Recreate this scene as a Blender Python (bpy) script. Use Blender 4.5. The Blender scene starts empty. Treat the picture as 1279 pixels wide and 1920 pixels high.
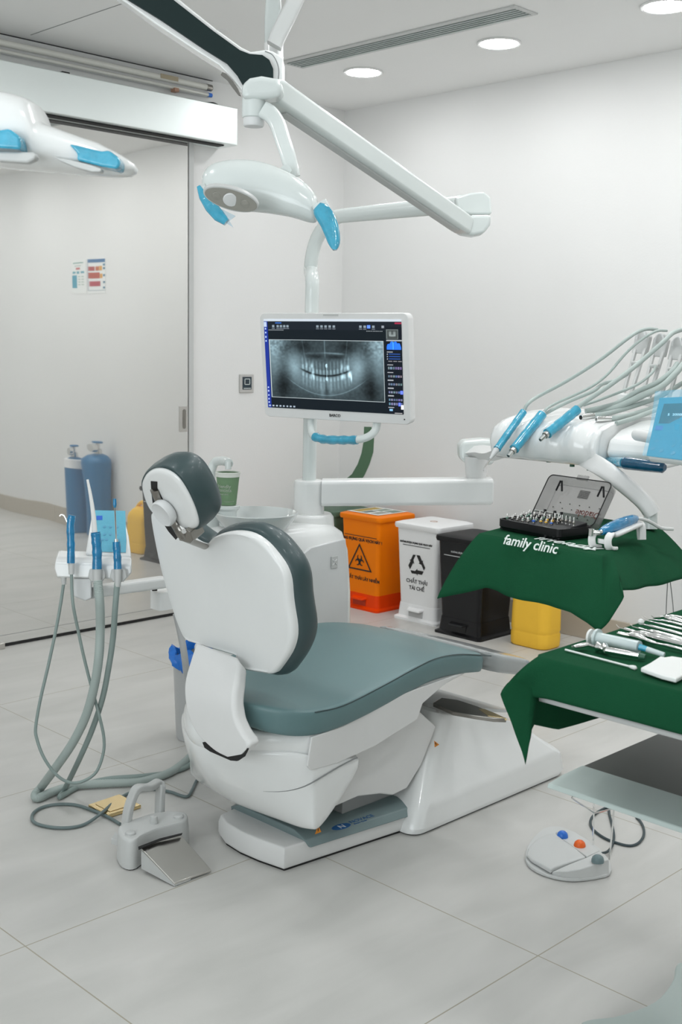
import bpy, bmesh, math, random
from mathutils import Vector, Matrix
import numpy as np

random.seed(7)
C = bpy.context.scene.collection
SC = bpy.context.scene
V = Vector

# ------------------------------------------------------------------ camera
FPX = 2161.0
CX, CY = 639.5, 960.0
CAMZ = 1.318
RM = Matrix(((0.70840996, 0.08590937, -0.70055328),
             (-0.70555015, 0.11266702, -0.69964643),
             (0.01882307, 0.98991198, 0.14042781)))
cam_d = bpy.data.cameras.new('camera')
cam = bpy.data.objects.new('camera', cam_d)
C.objects.link(cam)
cam.matrix_world = Matrix.Translation((0, 0, CAMZ)) @ RM.to_4x4()
cam_d.sensor_width = 36
cam_d.sensor_fit = 'AUTO'
cam_d.lens = 36 / 1920 * FPX
cam_d.clip_start = 0.05
cam_d.dof.use_dof = True
cam_d.dof.focus_distance = 2.9
cam_d.dof.aperture_fstop = 11.0
SC.camera = cam

# ------------------------------------------------------------------ colour management, world
SC.view_settings.view_transform = 'Standard'
SC.view_settings.look = 'None'
SC.view_settings.gamma = 1.0
SC.view_settings.use_curve_mapping = False
SC.view_settings.exposure = 0.76
LAMP_POWER = 38.5
PANEL_POWER = 3.6        # strength meant for an added fill light behind the camera
world = bpy.data.worlds.new('world')
SC.world = world
world.use_nodes = True
world.node_tree.nodes['Background'].inputs[0].default_value = (0.9, 0.95, 1.0, 1)
world.node_tree.nodes['Background'].inputs[1].default_value = 0.35

# room: right wall plane x=XW, back (door) wall plane y=YW, ceiling height H
XW, YW, H = 4.53, 4.55, 2.58
X0, Y0 = -1.6, -1.6
YD = 4.50                # front face of the sliding door

# unseen fill light added behind the camera, tilted up to brighten the ceiling
def add_fill(name, loc, rot, sx, sy, power, col):
    l = bpy.data.lights.new(name, 'AREA'); l.shape = 'RECTANGLE'; l.size = sx; l.size_y = sy
    l.energy = power; l.color = col
    o = bpy.data.objects.new(name, l); C.objects.link(o); o.location = loc; o.rotation_euler = rot
    return o
add_fill('camera_side_fill', (-1.50, 0.9, 1.5), (0, math.radians(-128), 0), 1.6, 2.6, 34, (0.90, 0.97, 1.0))

# ------------------------------------------------------------------ materials
def lin(h):
    h = h.lstrip('#')
    out = []
    for i in (0, 2, 4):
        c = int(h[i:i+2], 16) / 255
        out.append(c / 12.92 if c <= 0.04045 else ((c + 0.055) / 1.055) ** 2.4)
    return (*out, 1.0)

def mat(name, col, rough=0.45, metal=0.0, coat=0.0, spec=0.5, alpha=1.0, emit=None, estr=0.0,
        noise=0.0, nscale=30.0, bump=0.0, bscale=200.0, trans=0.0, sheen=0.0):
    m = bpy.data.materials.new(name); m.use_nodes = True
    nt = m.node_tree; b = nt.nodes['Principled BSDF']
    c = lin(col) if isinstance(col, str) else (*col, 1)
    b.inputs['Base Color'].default_value = c
    b.inputs['Roughness'].default_value = rough
    b.inputs['Metallic'].default_value = metal
    b.inputs['Coat Weight'].default_value = coat
    b.inputs['Coat Roughness'].default_value = 0.06
    b.inputs['Specular IOR Level'].default_value = spec
    b.inputs['Alpha'].default_value = alpha
    b.inputs['Transmission Weight'].default_value = trans
    b.inputs['Sheen Weight'].default_value = sheen
    if emit:
        b.inputs['Emission Color'].default_value = lin(emit)
        b.inputs['Emission Strength'].default_value = estr
    tc = nt.nodes.new('ShaderNodeTexCoord')
    n = nt.nodes.new('ShaderNodeTexNoise'); n.inputs['Scale'].default_value = nscale
    n.inputs['Detail'].default_value = 4
    nt.links.new(tc.outputs['Object'], n.inputs['Vector'])
    r = nt.nodes.new('ShaderNodeMixRGB'); r.blend_type = 'MULTIPLY'
    r.inputs[0].default_value = max(noise, 0.02)
    r.inputs[1].default_value = c
    nt.links.new(n.outputs['Fac'], r.inputs[2])
    g = nt.nodes.new('ShaderNodeMixRGB'); g.blend_type = 'MULTIPLY'; g.inputs[0].default_value = 1.0
    k = 1.0 / (1 - max(noise, 0.02) * 0.5)
    g.inputs[2].default_value = (k, k, k, 1)
    nt.links.new(r.outputs[0], g.inputs[1])
    nt.links.new(g.outputs[0], b.inputs['Base Color'])
    if bump:
        n2 = nt.nodes.new('ShaderNodeTexNoise'); n2.inputs['Scale'].default_value = bscale
        nt.links.new(tc.outputs['Object'], n2.inputs['Vector'])
        bm_ = nt.nodes.new('ShaderNodeBump'); bm_.inputs['Strength'].default_value = bump
        bm_.inputs['Distance'].default_value = 0.002
        nt.links.new(n2.outputs['Fac'], bm_.inputs['Height'])
        nt.links.new(bm_.outputs['Normal'], b.inputs['Normal'])
    return m

M = {}
M['wall'] = mat('wall_paint', (0.80, 0.797, 0.785), 0.6, noise=0.03, nscale=3, bump=0.15, bscale=120)
M['ceil'] = mat('ceiling_paint', (0.92, 0.92, 0.91), 0.8, noise=0.03, nscale=2)
M['white'] = mat('white_gloss_plastic', (0.85, 0.86, 0.85), 0.22, coat=0.35)
M['white2'] = mat('white_lamp_plastic', (0.70, 0.745, 0.73), 0.25, coat=0.3)
M['whitem'] = mat('white_satin_plastic', (0.77, 0.77, 0.76), 0.38)
M['lgrey'] = mat('light_grey_plastic', (0.56, 0.57, 0.56), 0.4)
M['panelgrey'] = mat('grey_side_panel', (0.72, 0.73, 0.73), 0.35)
M['pedalgrey'] = mat('foot_control_grey', (0.62, 0.63, 0.62), 0.4)
M['grey'] = mat('mid_grey_plastic', (0.33, 0.34, 0.34), 0.42)
M['gap'] = mat('dark_gap', (0.012, 0.012, 0.012), 0.7)
M['leather'] = mat('teal_grey_upholstery', '#628082', 0.40, noise=0.10, nscale=5, bump=0.05, bscale=400, coat=0.05)
M['leatherd'] = mat('dark_teal_upholstery', '#36494b', 0.42, noise=0.10, nscale=6, bump=0.05, bscale=400, coat=0.10)
M['greycap'] = mat('grey_footrest_film', (0.36, 0.38, 0.38), 0.22, coat=0.5)
M['boom'] = mat('dark_green_grey_cover', '#1d2c2c', 0.6, spec=0.2)
M['steel'] = mat('brushed_steel', (0.62, 0.60, 0.57), 0.28, metal=1.0, bump=0.03)
M['steelp'] = mat('polished_steel', (0.78, 0.78, 0.77), 0.12, metal=1.0)
M['steeld'] = mat('dark_bronze_steel', (0.30, 0.285, 0.26), 0.25, metal=1.0)
M['alu'] = mat('brushed_aluminium', (0.80, 0.85, 0.84), 0.42, metal=0.6)
M['film'] = mat('blue_barrier_film', '#3fa9c9', 0.12, coat=0.6, noise=0.5, nscale=45, bump=1.0, bscale=70, alpha=0.90)
M['filmd'] = mat('deep_blue_barrier_film', '#0d7fb2', 0.12, coat=0.6, noise=0.6, nscale=60, bump=1.0, bscale=90, alpha=0.94)
M['filmt'] = mat('clear_blue_barrier_film', '#69bfdd', 0.35, coat=0.0, spec=0.25, alpha=0.22, bump=0.8, bscale=60)
M['hose'] = mat('pale_green_grey_hose', '#a9b5b1', 0.5)
M['hosed'] = mat('grey_green_hose', '#8d9c98', 0.5)
M['cable'] = mat('slate_cable', '#6d7c7c', 0.5)
M['dcable'] = mat('dark_cable', '#3a484c', 0.5)
M['cloth'] = mat('green_surgical_cloth', '#194c32', 0.92, noise=0.15, nscale=14, bump=0.5, bscale=900, sheen=0.0, spec=0.06)
M['ink'] = mat('white_print', (0.8, 0.85, 0.82), 0.8)
M['black'] = mat('black_plastic', (0.008, 0.008, 0.009), 0.25, spec=0.3)
M['blackm'] = mat('black_matt_plastic', (0.012, 0.012, 0.013), 0.5, spec=0.25)
M['orange'] = mat('orange_plastic', '#ff8400', 0.4, spec=0.2)
M['oranged'] = mat('deep_orange_plastic', '#f04400', 0.4, spec=0.2)
M['binwhite'] = mat('white_bin_plastic', (0.90, 0.90, 0.90), 0.35)
M['bingreen'] = mat('dark_green_bin_plastic', '#4c6653', 0.45)
M['jug'] = mat('yellow_canister_plastic', '#ffca45', 0.45, spec=0.2)
M['printk'] = mat('black_print', (0.02, 0.018, 0.018), 0.7)
M['paintg'] = mat('green_wall_paint', '#55765a', 0.7)
M['cupg'] = mat('green_cup_paper', '#71906d', 0.6)
M['cupw'] = mat('cup_rim_paper', (0.78, 0.80, 0.74), 0.6)
M['blue'] = mat('blue_button_rubber', '#2f74d6', 0.35)
M['orangeb'] = mat('orange_button_rubber', '#f26a22', 0.35)
M['greyb'] = mat('slate_button_rubber', '#708487', 0.4)
M['bag'] = mat('blue_bin_bag', '#1f78d8', 0.3, bump=1.0, bscale=40)
M['bincan'] = mat('silver_grey_can', (0.50, 0.51, 0.51), 0.3)
M['gold'] = mat('brass_and_yellow_reflection', (0.80, 0.62, 0.33), 0.16, metal=1.0)
M['cyl'] = mat('blue_cylinder_paint', '#0d6c9c', 0.35)
M['lid'] = mat('smoked_clear_plastic', (0.24, 0.235, 0.23), 0.12, alpha=0.36, coat=0.5)
M['warn'] = mat('orange_warning_print', '#e08a16', 0.5)
M['redprint'] = mat('dark_red_print', '#5e2a22', 0.6)
M['tip'] = mat('white_suction_tip', (0.80, 0.80, 0.78), 0.4)
M['shelfshade'] = mat('shaded_shelf', (0.095, 0.10, 0.093), 0.4)
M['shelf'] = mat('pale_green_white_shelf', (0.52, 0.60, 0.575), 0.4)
M['seam'] = mat('grey_seam', (0.25, 0.26, 0.26), 0.6)
M['switch'] = mat('switch_frame', (0.52, 0.51, 0.49), 0.4)
M['basetile'] = mat('beige_skirting_tile', '#b9b0a2', 0.4, noise=0.05, nscale=4)
M['glassd'] = mat('dark_display', '#0a2a38', 0.1, coat=0.5)
M['lens'] = mat('lamp_lens', (0.34, 0.335, 0.30), 0.2, metal=0.3, coat=0.5)
M['gauze'] = mat('white_gauze', (0.82, 0.83, 0.81), 0.9)
M['syr'] = mat('clear_syringe_plastic', (0.72, 0.82, 0.82), 0.15, alpha=0.75)
M['yel'] = mat('yellow_hub', '#e3b233', 0.4)
M['blu'] = mat('blue_hub', '#2a66c8', 0.4)
M['teal'] = mat('green_plug', '#2c5c46', 0.4)
M['copper'] = mat('copper_clip', '#b58b74', 0.5)
M['tubeglass'] = mat('unlit_tube_glass', (0.70, 0.69, 0.64), 0.12, coat=0.4)
M['lampglow'] = mat('downlight_glow', (1, 1, 1), 0.5, emit='#fcfeff', estr=LAMP_POWER)

# floor: large pale tiles with thin grout lines, laid along the walls
def floor_material():
    m = bpy.data.materials.new('floor_tiles'); m.use_nodes = True
    nt = m.node_tree; N = nt.nodes; L = nt.links; b = N['Principled BSDF']
    geo = N.new('ShaderNodeNewGeometry'); sep = N.new('ShaderNodeSeparateXYZ')
    L.new(geo.outputs['Position'], sep.inputs[0])
    def line(out, off):
        a = N.new('ShaderNodeMath'); a.operation = 'SUBTRACT'; L.new(out, a.inputs[0]); a.inputs[1].default_value = off - 8.0
        p = N.new('ShaderNodeMath'); p.operation = 'PINGPONG'; L.new(a.outputs[0], p.inputs[0]); p.inputs[1].default_value = 0.4
        l = N.new('ShaderNodeMath'); l.operation = 'LESS_THAN'; L.new(p.outputs[0], l.inputs[0]); l.inputs[1].default_value = 0.0016
        return l.outputs[0]
    lx = line(sep.outputs[0], 1.205); ly = line(sep.outputs[1], 1.362)
    mx = N.new('ShaderNodeMath'); mx.operation = 'MAXIMUM'; L.new(lx, mx.inputs[0]); L.new(ly, mx.inputs[1])
    mp = N.new('ShaderNodeMapping'); mp.inputs['Rotation'].default_value = (0, 0, 0.45); mp.inputs['Scale'].default_value = (0.9, 3.2, 1)
    L.new(geo.outputs['Position'], mp.inputs[0])
    n = N.new('ShaderNodeTexNoise'); n.inputs['Scale'].default_value = 2.2; n.inputs['Detail'].default_value = 7; n.inputs['Distortion'].default_value = 0.7
    L.new(mp.outputs[0], n.inputs['Vector'])
    cr = N.new('ShaderNodeValToRGB'); cr.color_ramp.elements[0].position = 0.3; cr.color_ramp.elements[1].position = 0.7
    cr.color_ramp.elements[0].color = (0.535, 0.53, 0.505, 1); cr.color_ramp.elements[1].color = (0.62, 0.61, 0.585, 1)
    L.new(n.outputs['Fac'], cr.inputs[0])
    mix = N.new('ShaderNodeMixRGB'); L.new(mx.outputs[0], mix.inputs[0]); L.new(cr.outputs[0], mix.inputs[1])
    mix.inputs[2].default_value = (0.36, 0.33, 0.26, 1)
    L.new(mix.outputs[0], b.inputs['Base Color'])
    b.inputs['Roughness'].default_value = 0.34
    b.inputs['Specular IOR Level'].default_value = 0.4
    return m
M['floor'] = floor_material()

# sliding door: semi polished grey panel with a faint waviness
def door_material():
    m = bpy.data.materials.new('polished_door_panel'); m.use_nodes = True
    nt = m.node_tree; N = nt.nodes; L = nt.links; b = N['Principled BSDF']
    b.inputs['Base Color'].default_value = (0.80, 0.795, 0.775, 1)
    b.inputs['Metallic'].default_value = 0.86
    b.inputs['Roughness'].default_value = 0.02
    tc = N.new('ShaderNodeTexCoord'); mp = N.new('ShaderNodeMapping'); mp.inputs['Scale'].default_value = (1.6, 1, 0.9)
    L.new(tc.outputs['Object'], mp.inputs[0])
    n = N.new('ShaderNodeTexNoise'); n.inputs['Scale'].default_value = 1.5; n.inputs['Detail'].default_value = 1
    L.new(mp.outputs[0], n.inputs['Vector'])
    bp = N.new('ShaderNodeBump'); bp.inputs['Strength'].default_value = 0.25; bp.inputs['Distance'].default_value = 0.012
    L.new(n.outputs['Fac'], bp.inputs['Height']); L.new(bp.outputs['Normal'], b.inputs['Normal'])
    return m
M['door'] = door_material()

# ------------------------------------------------------------------ photograph pixel -> point on a plane / at a depth
CO = V((0, 0, CAMZ))
def ray(px, py):
    return RM @ V(((px - CX) / FPX, -(py - CY) / FPX, -1.0))
def W(px, py, d):
    return CO + ray(px, py) * d
def onp(px, py, p0, n):
    r = ray(px, py); n = V(n)
    return CO + r * ((V(p0) - CO).dot(n) / r.dot(n))
def PX(px, py, x): return onp(px, py, (x, 0, 0), (1, 0, 0))
def PY(px, py, y): return onp(px, py, (0, y, 0), (0, 1, 0))
def PZ(px, py, z): return onp(px, py, (0, 0, z), (0, 0, 1))

# ------------------------------------------------------------------ object helpers
def tag(o, label=None, cat=None, group=None, kind=None):
    if label: o['label'] = label
    if cat: o['category'] = cat
    if group: o['group'] = group
    if kind: o['kind'] = kind
    return o
def origin(o):
    p = V((0, 0, 0))
    while o is not None:
        p += o.location; o = o.parent
    return p
def thing(name, label, cat, loc, group=None):
    o = bpy.data.objects.new(name, None); C.objects.link(o)
    o.empty_display_size = 0.05; o.location = loc
    return tag(o, label, cat, group)
def obj(name, bm, m, parent=None, loc=None, smooth=True, bevel=0.0, seg=3, sub=0, label=None, sharp=40, solid=0.0):
    """links bm (world coordinates) as ONE mesh object, its origin at loc (or the parent's)"""
    me = bpy.data.meshes.new(name)
    base = origin(parent) if parent is not None else V(loc if loc is not None else (0, 0, 0))
    bmesh.ops.recalc_face_normals(bm, faces=bm.faces[:])
    bmesh.ops.translate(bm, verts=bm.verts[:], vec=-base)
    bm.to_mesh(me); bm.free()
    if isinstance(m, (list, tuple)):
        for k in m: me.materials.append(k)
    else:
        me.materials.append(m)
    if smooth:
        for p in me.polygons: p.use_smooth = True
        if not sub: me.set_sharp_from_angle(angle=math.radians(sharp))
    o = bpy.data.objects.new(name, me); C.objects.link(o)
    if parent is not None: o.parent = parent
    else: o.location = base
    if solid:
        s = o.modifiers.new('solid', 'SOLIDIFY'); s.thickness = solid; s.offset = -1
    if bevel:
        s = o.modifiers.new('bevel', 'BEVEL'); s.width = bevel; s.segments = seg; s.limit_method = 'ANGLE'
        s.angle_limit = math.radians(35); s.harden_normals = False
    if sub:
        s = o.modifiers.new('sub', 'SUBSURF'); s.levels = sub; s.render_levels = sub
    if smooth and not sub and not solid:
        wn = o.modifiers.new('wn', 'WEIGHTED_NORMAL'); wn.keep_sharp = True; wn.weight = 80
    if label: o['label'] = label
    return o

def nbm(): return bmesh.new()
def add_box(bm, a, b, mi=0):
    a = V(a); b = V(b)
    vs = [bm.verts.new((x, y, z)) for x in (a.x, b.x) for y in (a.y, b.y) for z in (a.z, b.z)]
    for f in ((0,1,3,2),(4,6,7,5),(0,4,5,1),(2,3,7,6),(0,2,6,4),(1,5,7,3)):
        fc = bm.faces.new([vs[i] for i in f]); fc.material_index = mi
    return bm
def box(a, b): return add_box(nbm(), a, b)
def add_obox(bm, c, ax, ay, az):
    """box centred on c with half-axis vectors"""
    c = V(c)
    vs = [bm.verts.new(c + sx*ax + sy*ay + sz*az) for sx in (-1,1) for sy in (-1,1) for sz in (-1,1)]
    for f in ((0,1,3,2),(4,6,7,5),(0,4,5,1),(2,3,7,6),(0,2,6,4),(1,5,7,3)):
        bm.faces.new([vs[i] for i in f])
    return bm
def add_prism(bm, pts, vec, mi=0):
    vec = V(vec)
    a = [bm.verts.new(p) for p in pts]; b = [bm.verts.new(V(p) + vec) for p in pts]
    n = len(pts)
    f = bm.faces.new(a); f.material_index = mi
    f = bm.faces.new(b[::-1]); f.material_index = mi
    for i in range(n):
        f = bm.faces.new((a[i], b[i], b[(i+1) % n], a[(i+1) % n])); f.material_index = mi
    return bm
def prism(pts, vec): return add_prism(nbm(), pts, vec)
def add_loft(bm, rings, cap=True, closed=True, mi=0):
    R_ = [[bm.verts.new(p) for p in r] for r in rings]
    n = len(rings[0])
    for k in range(len(R_) - 1):
        for i in range(n if closed else n - 1):
            j = (i + 1) % n
            f = bm.faces.new((R_[k][i], R_[k][j], R_[k+1][j], R_[k+1][i])); f.material_index = mi
    if cap:
        f = bm.faces.new(R_[0]); f.material_index = mi
        f = bm.faces.new(R_[-1][::-1]); f.material_index = mi
    return bm
def loft(rings, cap=True, closed=True): return add_loft(nbm(), rings, cap, closed)
def frame(d):
    d = V(d).normalized()
    up = V((0, 0, 1)) if abs(d.z) < 0.95 else V((1, 0, 0))
    s = d.cross(up).normalized(); return s, s.cross(d).normalized()
def add_tube(bm, pts, r, n=12, cap=True, mi=0, flat=None):
    """tube along pts; r number or list; flat=(a,b) scales the two cross axes"""
    pts = [V(p) for p in pts]; rings = []
    d0 = (pts[1] - pts[0]).normalized(); s, u = frame(d0)
    for i, p in enumerate(pts):
        if i == 0: d = pts[1] - pts[0]
        elif i == len(pts) - 1: d = pts[-1] - pts[-2]
        else: d = (pts[i+1] - pts[i]).normalized() + (pts[i] - pts[i-1]).normalized()
        d = d.normalized()
        s = (s - d * s.dot(d)).normalized(); u = s.cross(d).normalized()
        rr = r[i] if isinstance(r, (list, tuple)) else r
        fa, fb = flat if flat else (1, 1)
        rings.append([p + (s * math.cos(t) * fa + u * math.sin(t) * fb) * rr for t in [2*math.pi*k/n for k in range(n)]])
    return add_loft(bm, rings, cap, True, mi)
def tube(pts, r, n=12, **k): return add_tube(nbm(), pts, r, n, **k)
def smooth_path(pts, k=8):
    pts = [V(p) for p in pts]; out = []
    P_ = [2*pts[0] - pts[1]] + pts + [2*pts[-1] - pts[-2]]
    for i in range(1, len(P_) - 2):
        a, b, c, d = P_[i-1:i+3]
        for j in range(k):
            t = j / k
            out.append(0.5 * ((2*b) + (c - a)*t + (2*a - 5*b + 4*c - d)*t*t + (3*b - a - 3*c + d)*t**3))
    out.append(pts[-1]); return out
def smooth_closed(pts, k=4):
    pts = [V(p) for p in pts]; n = len(pts); out = []
    for i in range(n):
        a, b, c, d = pts[i-1], pts[i], pts[(i+1) % n], pts[(i+2) % n]
        for j in range(k):
            t = j / k
            out.append(0.5 * ((2*b) + (c - a)*t + (2*a - 5*b + 4*c - d)*t*t + (3*b - a - 3*c + d)*t**3))
    return out
def add_lathe(bm, prof, c, axis=(0,0,1), n=32, mi=0, cap=True, sy=1.0):
    """prof [(r, h)] revolved about axis through c"""
    a = V(axis).normalized(); s, u = frame(a)
    rings = [[V(c) + a*h + (s*math.cos(2*math.pi*k/n) + u*math.sin(2*math.pi*k/n)*sy) * max(r, 1e-5) for k in range(n)] for r, h in prof]
    return add_loft(bm, rings, cap, True, mi)
def lathe(prof, c, axis=(0,0,1), n=32, **k): return add_lathe(nbm(), prof, c, axis, n, **k)
def cyl(a, b, r, n=24, r2=None):
    a = V(a); b = V(b)
    return add_loft(nbm(), _cr(a, b, r, r2, n))
def _cr(a, b, r, r2, n):
    s, u = frame(b - a); r2 = r if r2 is None else r2
    return [[p + (s*math.cos(2*math.pi*k/n) + u*math.sin(2*math.pi*k/n)) * q for k in range(n)] for p, q in ((a, r), (b, r2))]
def add_cyl(bm, a, b, r, n=24, r2=None, mi=0):
    return add_loft(bm, _cr(V(a), V(b), r, r2, n), mi=mi)
def rrect(w, h, r, n=5):
    """rounded rectangle outline (2D) centred on 0"""
    out = []
    for cx, cy, a0 in ((w/2-r, h/2-r, 0), (-w/2+r, h/2-r, 90), (-w/2+r, -h/2+r, 180), (w/2-r, -h/2+r, 270)):
        for k in range(n + 1):
            a = math.radians(a0 + 90*k/n); out.append((cx + r*math.cos(a), cy + r*math.sin(a)))
    return out
def place2(pts2, o, ax, ay):
    o = V(o); ax = V(ax); ay = V(ay); return [o + ax*x + ay*y for x, y in pts2]
def text(s, o, ax, ay, size, m, parent, name='lettering', depth=0.0006, align='CENTER', label=None, shear=0.0, bold=0.0):
    """flat lettering; o baseline point, ax reading direction, ay up"""
    cu = bpy.data.curves.new(name, 'FONT'); cu.body = s; cu.size = size; cu.align_x = align
    cu.extrude = depth; cu.shear = shear; cu.resolution_u = 3; cu.offset = bold
    t = bpy.data.objects.new('tmp', cu); C.objects.link(t)
    dg = bpy.context.evaluated_depsgraph_get()
    me = bpy.data.meshes.new_from_object(t.evaluated_get(dg)); bpy.data.objects.remove(t)
    ax = V(ax).normalized(); ay = V(ay).normalized(); az = ax.cross(ay)
    mt = Matrix((ax, ay, az)).transposed().to_4x4(); mt.translation = V(o)
    me.transform(mt)
    base = origin(parent)
    me.transform(Matrix.Translation(-base))
    me.materials.clear(); me.materials.append(m)
    o2 = bpy.data.objects.new(name, me); C.objects.link(o2); o2.parent = parent; me.name = name
    if label: o2['label'] = label
    return o2
def copy_tree(o, parent=None):
    c = o.copy(); C.objects.link(c); c.parent = parent
    for ch in [x for x in bpy.data.objects if x.parent == o]:
        copy_tree(ch, c)
    return c
UX, UY, UZ = V((1,0,0)), V((0,1,0)), V((0,0,1))
# ================================================================== THE ROOM
def struct(name, bm, m, **k):
    return tag(obj(name, bm, m, **k), kind='structure')
struct('floor', box((X0, Y0, -0.05), (XW + .1, YW + .1, 0)), M['floor'], smooth=False)
struct('ceiling', box((X0, Y0, H), (XW + .1, YW + .1, H + .05)), M['ceil'], smooth=False)
struct('wall_right', box((XW, Y0, 0), (XW + .1, YW + .1, H)), M['wall'], smooth=False)
struct('wall_back', box((X0, YW, 0), (XW, YW + .1, H)), M['wall'], smooth=False)
struct('wall_front', box((X0, Y0 - .1, 0), (XW, Y0, H)), M['wall'], smooth=False)
# unseen left wall with an added window opening
bm = nbm()
add_box(bm, (X0 - .1, Y0, 0), (X0, YW, .62)); add_box(bm, (X0 - .1, Y0, 2.4), (X0, YW, H))
add_box(bm, (X0 - .1, Y0, .62), (X0, -.45, 2.4)); add_box(bm, (X0 - .1, 2.25, .62), (X0, YW, 2.4))
struct('wall_left', bm, M['wall'], smooth=False)
bm = nbm()
for a, b in (((-.45, .62), (2.25, .67)), ((-.45, 2.35), (2.25, 2.4)), ((-.45, .62), (-.4, 2.4)), ((2.2, .62), (2.25, 2.4)), ((.88, .62), (.93, 2.4))):
    add_box(bm, (X0 - .08, a[0], a[1]), (X0 - .02, b[0], b[1]))
wf = struct('window_1', bm, M['whitem'], bevel=0.004)
obj('window_pane', box((X0 - .055, -.4, .67), (X0 - .05, 2.2, 2.35)), mat('window_glass', (0.9, 0.95, 0.95), 0.05, alpha=0.15), parent=wf, smooth=False)
# skirting of ceramic tile along the right wall, short piece on the back wall
bm = nbm()
for k in range(8):
    y1 = 4.53 - k * .8 + .16; add_box(bm, (XW - .012, max(y1 - .7975, Y0), 0), (XW, min(y1, 4.54), .115))
struct('baseboard_right', bm, M['basetile'], bevel=0.002)
bm = nbm()
add_box(bm, (3.76, YW - .012, 0), (XW - .012, YW, .115))
struct('baseboard_back', bm, M['basetile'], bevel=0.002)
# sliding door, its jamb strip and the aluminium track cover
d = struct('door_1', box((1.2, YD, 0.012), (3.44, YD + .035, 2.30)), M['door'], loc=(2.3, YD, 0), bevel=0.002)
hp = lambda x, z, y=YD: PY(x, z, y)
a = hp(336, 762); b = hp(350.5, 809)
fr = obj('door_handle', box((a.x, YD - .004, b.z), (b.x, YD + .001, a.z)), M['steel'], parent=d, bevel=0.001)
sl = place2(rrect(.018, .095, .0088), ((a.x + b.x)/2 + .004, YD - .0045, (a.z + b.z)/2), UX, UZ)
obj('finger_recess', prism(sl, (0, -.0015, 0)), M['steeld'], parent=fr)
bm = box((1.2, YD - .004, 0.001), (3.44, YD + .03, .011)); obj('door_shadow_seal', bm, M['gap'], parent=d, smooth=False)
bm = box((1.2, YD - .0012, .05), (3.435, YD + .01, .0515)); obj('kick_strip', bm, M['seam'], parent=d, smooth=False)
bm = nbm(); add_box(bm, (3.455, YD + .012, 0), (3.485, YW, 2.30))
struct('trim_1', bm, M['lgrey'], bevel=0.002)
struct('trim_2', box((3.441, YD + .03, 0), (3.455, YW, 2.30)), M['gap'], smooth=False)
bm = box((1.2, 4.40, 2.268), (3.66, YW - .001, 2.44))
hd = struct('trim_3', bm, M['alu'], bevel=0.004)
obj('track_slot', box((1.2, 4.43, 2.262), (3.60, 4.475, 2.269)), M['gap'], parent=hd, smooth=False)
# door roller guide on the floor
g = thing('floor_guide', 'small silver guide block on the floor at the left end of the sliding door', 'door guide', PZ(2, 1218, 0))
c = PZ(1, 1216, 0)
obj('block', box((c.x - .03, c.y - .02, 0), (c.x + .012, c.y + .01, .028)), M['steel'], parent=g, bevel=.003)
# black cable lying on the track cover
pts = [PY(x, y, 4.44) for x, y in ((325, 181), (350, 185), (383, 192), (400, 193), (410, 198), (414, 200))]
tag(obj('cable', tube(smooth_path(pts), .0035, 8), M['black'], loc=pts[0]), 'thin black cable lying along the top of the aluminium door track cover', 'cable')
cl = thing('cable_clip', 'small black and silver clip on top of the door track cover', 'clip', PY(125, 141, 4.43))
obj('body', box(PY(117, 143, 4.43) , PY(131, 136, 4.43) + V((0, .02, 0))), M['black'], parent=cl)
obj('screw', cyl(PY(126, 140, 4.425), PY(126, 140, 4.43), .005, 12), M['steelp'], parent=cl)
# ceiling seam of the access panel and the shadow gap along the wall
struct('trim_4', box((1.2, 4.540, H - .0025), (3.62, 4.549, H - .0005)), M['gap'], smooth=False)
struct('trim_5', box((2.602, 2.6, H - .0012), (2.6055, 4.47, H - .0002)), M['seam'], smooth=False)

# unlit fluorescent batten high on the back wall
fb = thing('fluorescent_light', 'long unlit fluorescent batten with a bare glass tube high above the sliding door', 'ceiling light', (2.6, YW, 2.53))
obj('housing', box((1.2, YW - .022, 2.497), (3.60, YW - .001, 2.560)), M['whitem'], parent=fb, bevel=.003)
obj('tube', cyl((1.25, YW - .040, 2.535), (3.58, YW - .040, 2.535), .014, 20), M['tubeglass'], parent=fb)
obj('lower_tube', cyl((1.25, YW - .036, 2.503), (3.58, YW - .036, 2.503), .008, 16), M['tubeglass'], parent=fb)
obj('end_cap', cyl((3.555, YW - .040, 2.535), (3.585, YW - .040, 2.535), .0155, 20), M['steeld'], parent=fb)
obj('end_cap', cyl((3.57, YW - .036, 2.503), (3.59, YW - .036, 2.503), .010, 16), M['blue'], parent=fb)
obj('clip', box((3.36, YW - .056, 2.482), (3.385, YW - .022, 2.500)), M['copper'], parent=fb, bevel=.002)
obj('sticker', box((3.28, YW - .0556, 2.528), (3.38, YW - .054, 2.548)), mat('old_sticker', '#a89c84', .7), parent=fb)

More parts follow.
